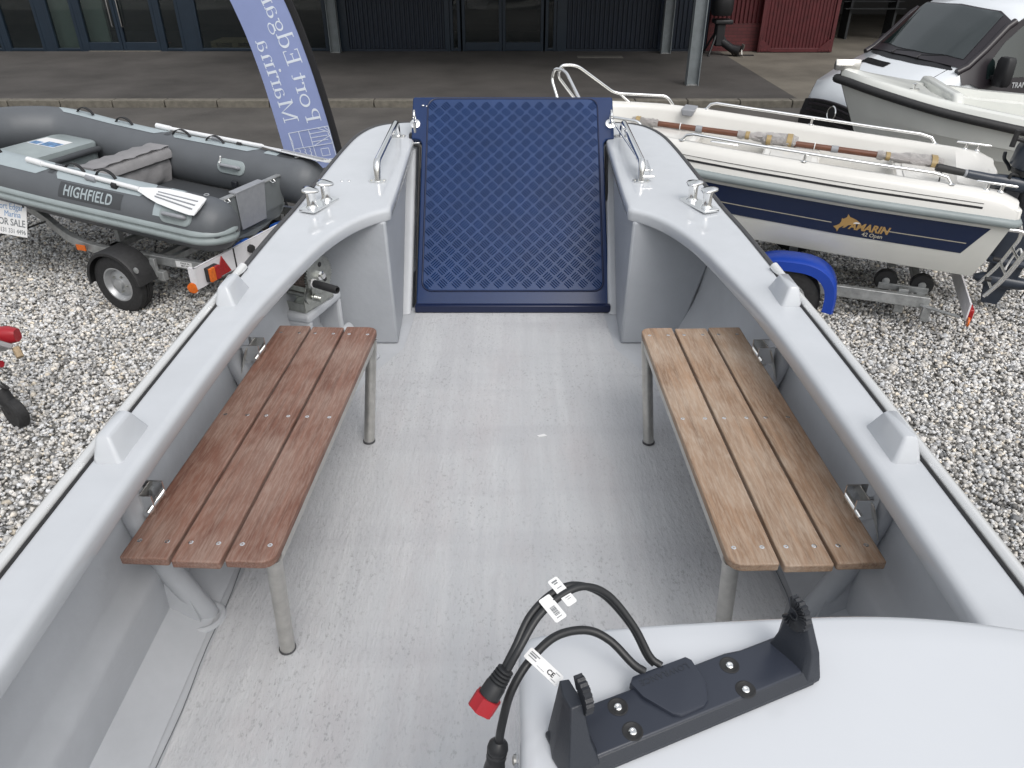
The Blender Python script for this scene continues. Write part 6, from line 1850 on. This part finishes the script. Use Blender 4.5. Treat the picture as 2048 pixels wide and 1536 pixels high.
    MB().lathe([(.085, 0), (.098, .012), (.088, .022), (.078, .016)], ec, (1, 0, .1), 28, False).build('emblem_ring', 'steel', fa)
    MB().lathe([(.080, 0), (.078, .014), (.02, .020)], ec, (1, 0, .1), 28).build('emblem', 'van_black', fa)
    for s in (1, -1):
        MB().loft([[V(.86 - .2 * k, s * (.60 + .28 * k), z) for k, z in ((0, .60), (.3, .71), (1, .80), (1.1, .72), (.6, .60))], [V(.885 - .2 * k, s * (.61 + .29 * k), z) for k, z in ((0, .60), (.3, .71), (1, .80), (1.1, .72), (.6, .60))]]).build('headlight', 'van_glass', t, bevel=.006)
        # side glazing and door lower band
        def sp(u, f):  # f 0 belt, 1 top of the side window
            a, b = skin(u, s * .985, 0), None
            st = next(k for k in range(len(ST) - 1) if ST[k][0] >= u >= ST[k + 1][0]); A, B_ = ST[st], ST[st + 1]; g = (A[0] - u) / (A[0] - B_[0])
            lo = V(u, s * lerp(A[3][0], B_[3][0], g), lerp(A[3][1], B_[3][1], g)); hi = V(u, s * lerp(A[4][0], B_[4][0], g), lerp(A[4][1], B_[4][1], g))
            return lo.lerp(hi, f) + V(0, s * .014, 0)
        rr = [[sp(u, f0), sp(u, lerp(f0, f1, .5)), sp(u, f1)] for u, f0, f1 in ((.0, -.06, .9), (-.12, -.10, 1.0), (-.3, -.30, 1.0), (-.53, -.32, 1.0), (-.7, -.32, 1.0), (-1.0, -.32, 1.0), (-1.45, -.32, 1.0), (-1.9, -.32, 1.0))]
        pn = MB().loft(rr, False, False).build('side_panel', 'pillar', t, angle=70)
        rr = [[sp(u, f0) + V(0, s * .005, 0), sp(u, f1) + V(0, s * .005, 0)] for u, f0, f1 in ((-.32, .06, .50), (-.5, .04, .78), (-.72, .03, .90), (-1.1, .03, .90), (-1.38, .03, .90))]
        MB().loft(rr, False, False).build('side_window', 'van_glass', pn)
        MB().tube([sp(u, 1.0) + V(.01, -s * .022, .012) for u in (.02, -.10, -.30, -.53, -.62)], .042, 10).build('screen_pillar', 'pillar', t)
        MB().box(V(-.42, s * 1.02, 1.16), (.10, .10, .05)).build('mirror_arm', 'van_black', t, bevel=.01)
        MB().loft([[V(-.42 + x * k, s * (1.13 + y * .0) + y * k, z) for x, y in rrect(.14, .20, .04)] for z, k in ((1.08, .8), (1.12, 1), (1.36, .95), (1.40, .75))]).build('door_mirror', 'van_black', t)
        wheel(t, (.35, s * .86, .33), (0, s, 0), .33, .2, .2)
        wheel(t, (-2.9, s * .86, .33), (0, s, 0), .33, .2, .2)
        MB().lathe([(.36, 0), (.37, .004), (.36, .008)], (.35, s * .978, .34), (0, s, 0), 32).build('wheel_arch', 'van_black', t)
    vs, fs = text_mb('TRANSIT', .085, .002, bold=.001, shear=.15)
    MB().add([V(-.69 - v.x * .92, 1.026 + v.z - (v.y) * .27, 1.035 + v.y) for v in vs], fs).build('lettering', 'rim_silver', t, flat=True)
    MB().tube([V(-.78, .10, 1.97), V(-1.10, .10, 2.25)], .006, 6).lathe([(.03, 0), (.012, .03)], (-.77, .10, 1.93), (0, 0, 1), 12).build('aerial', 'van_black', t)
van()
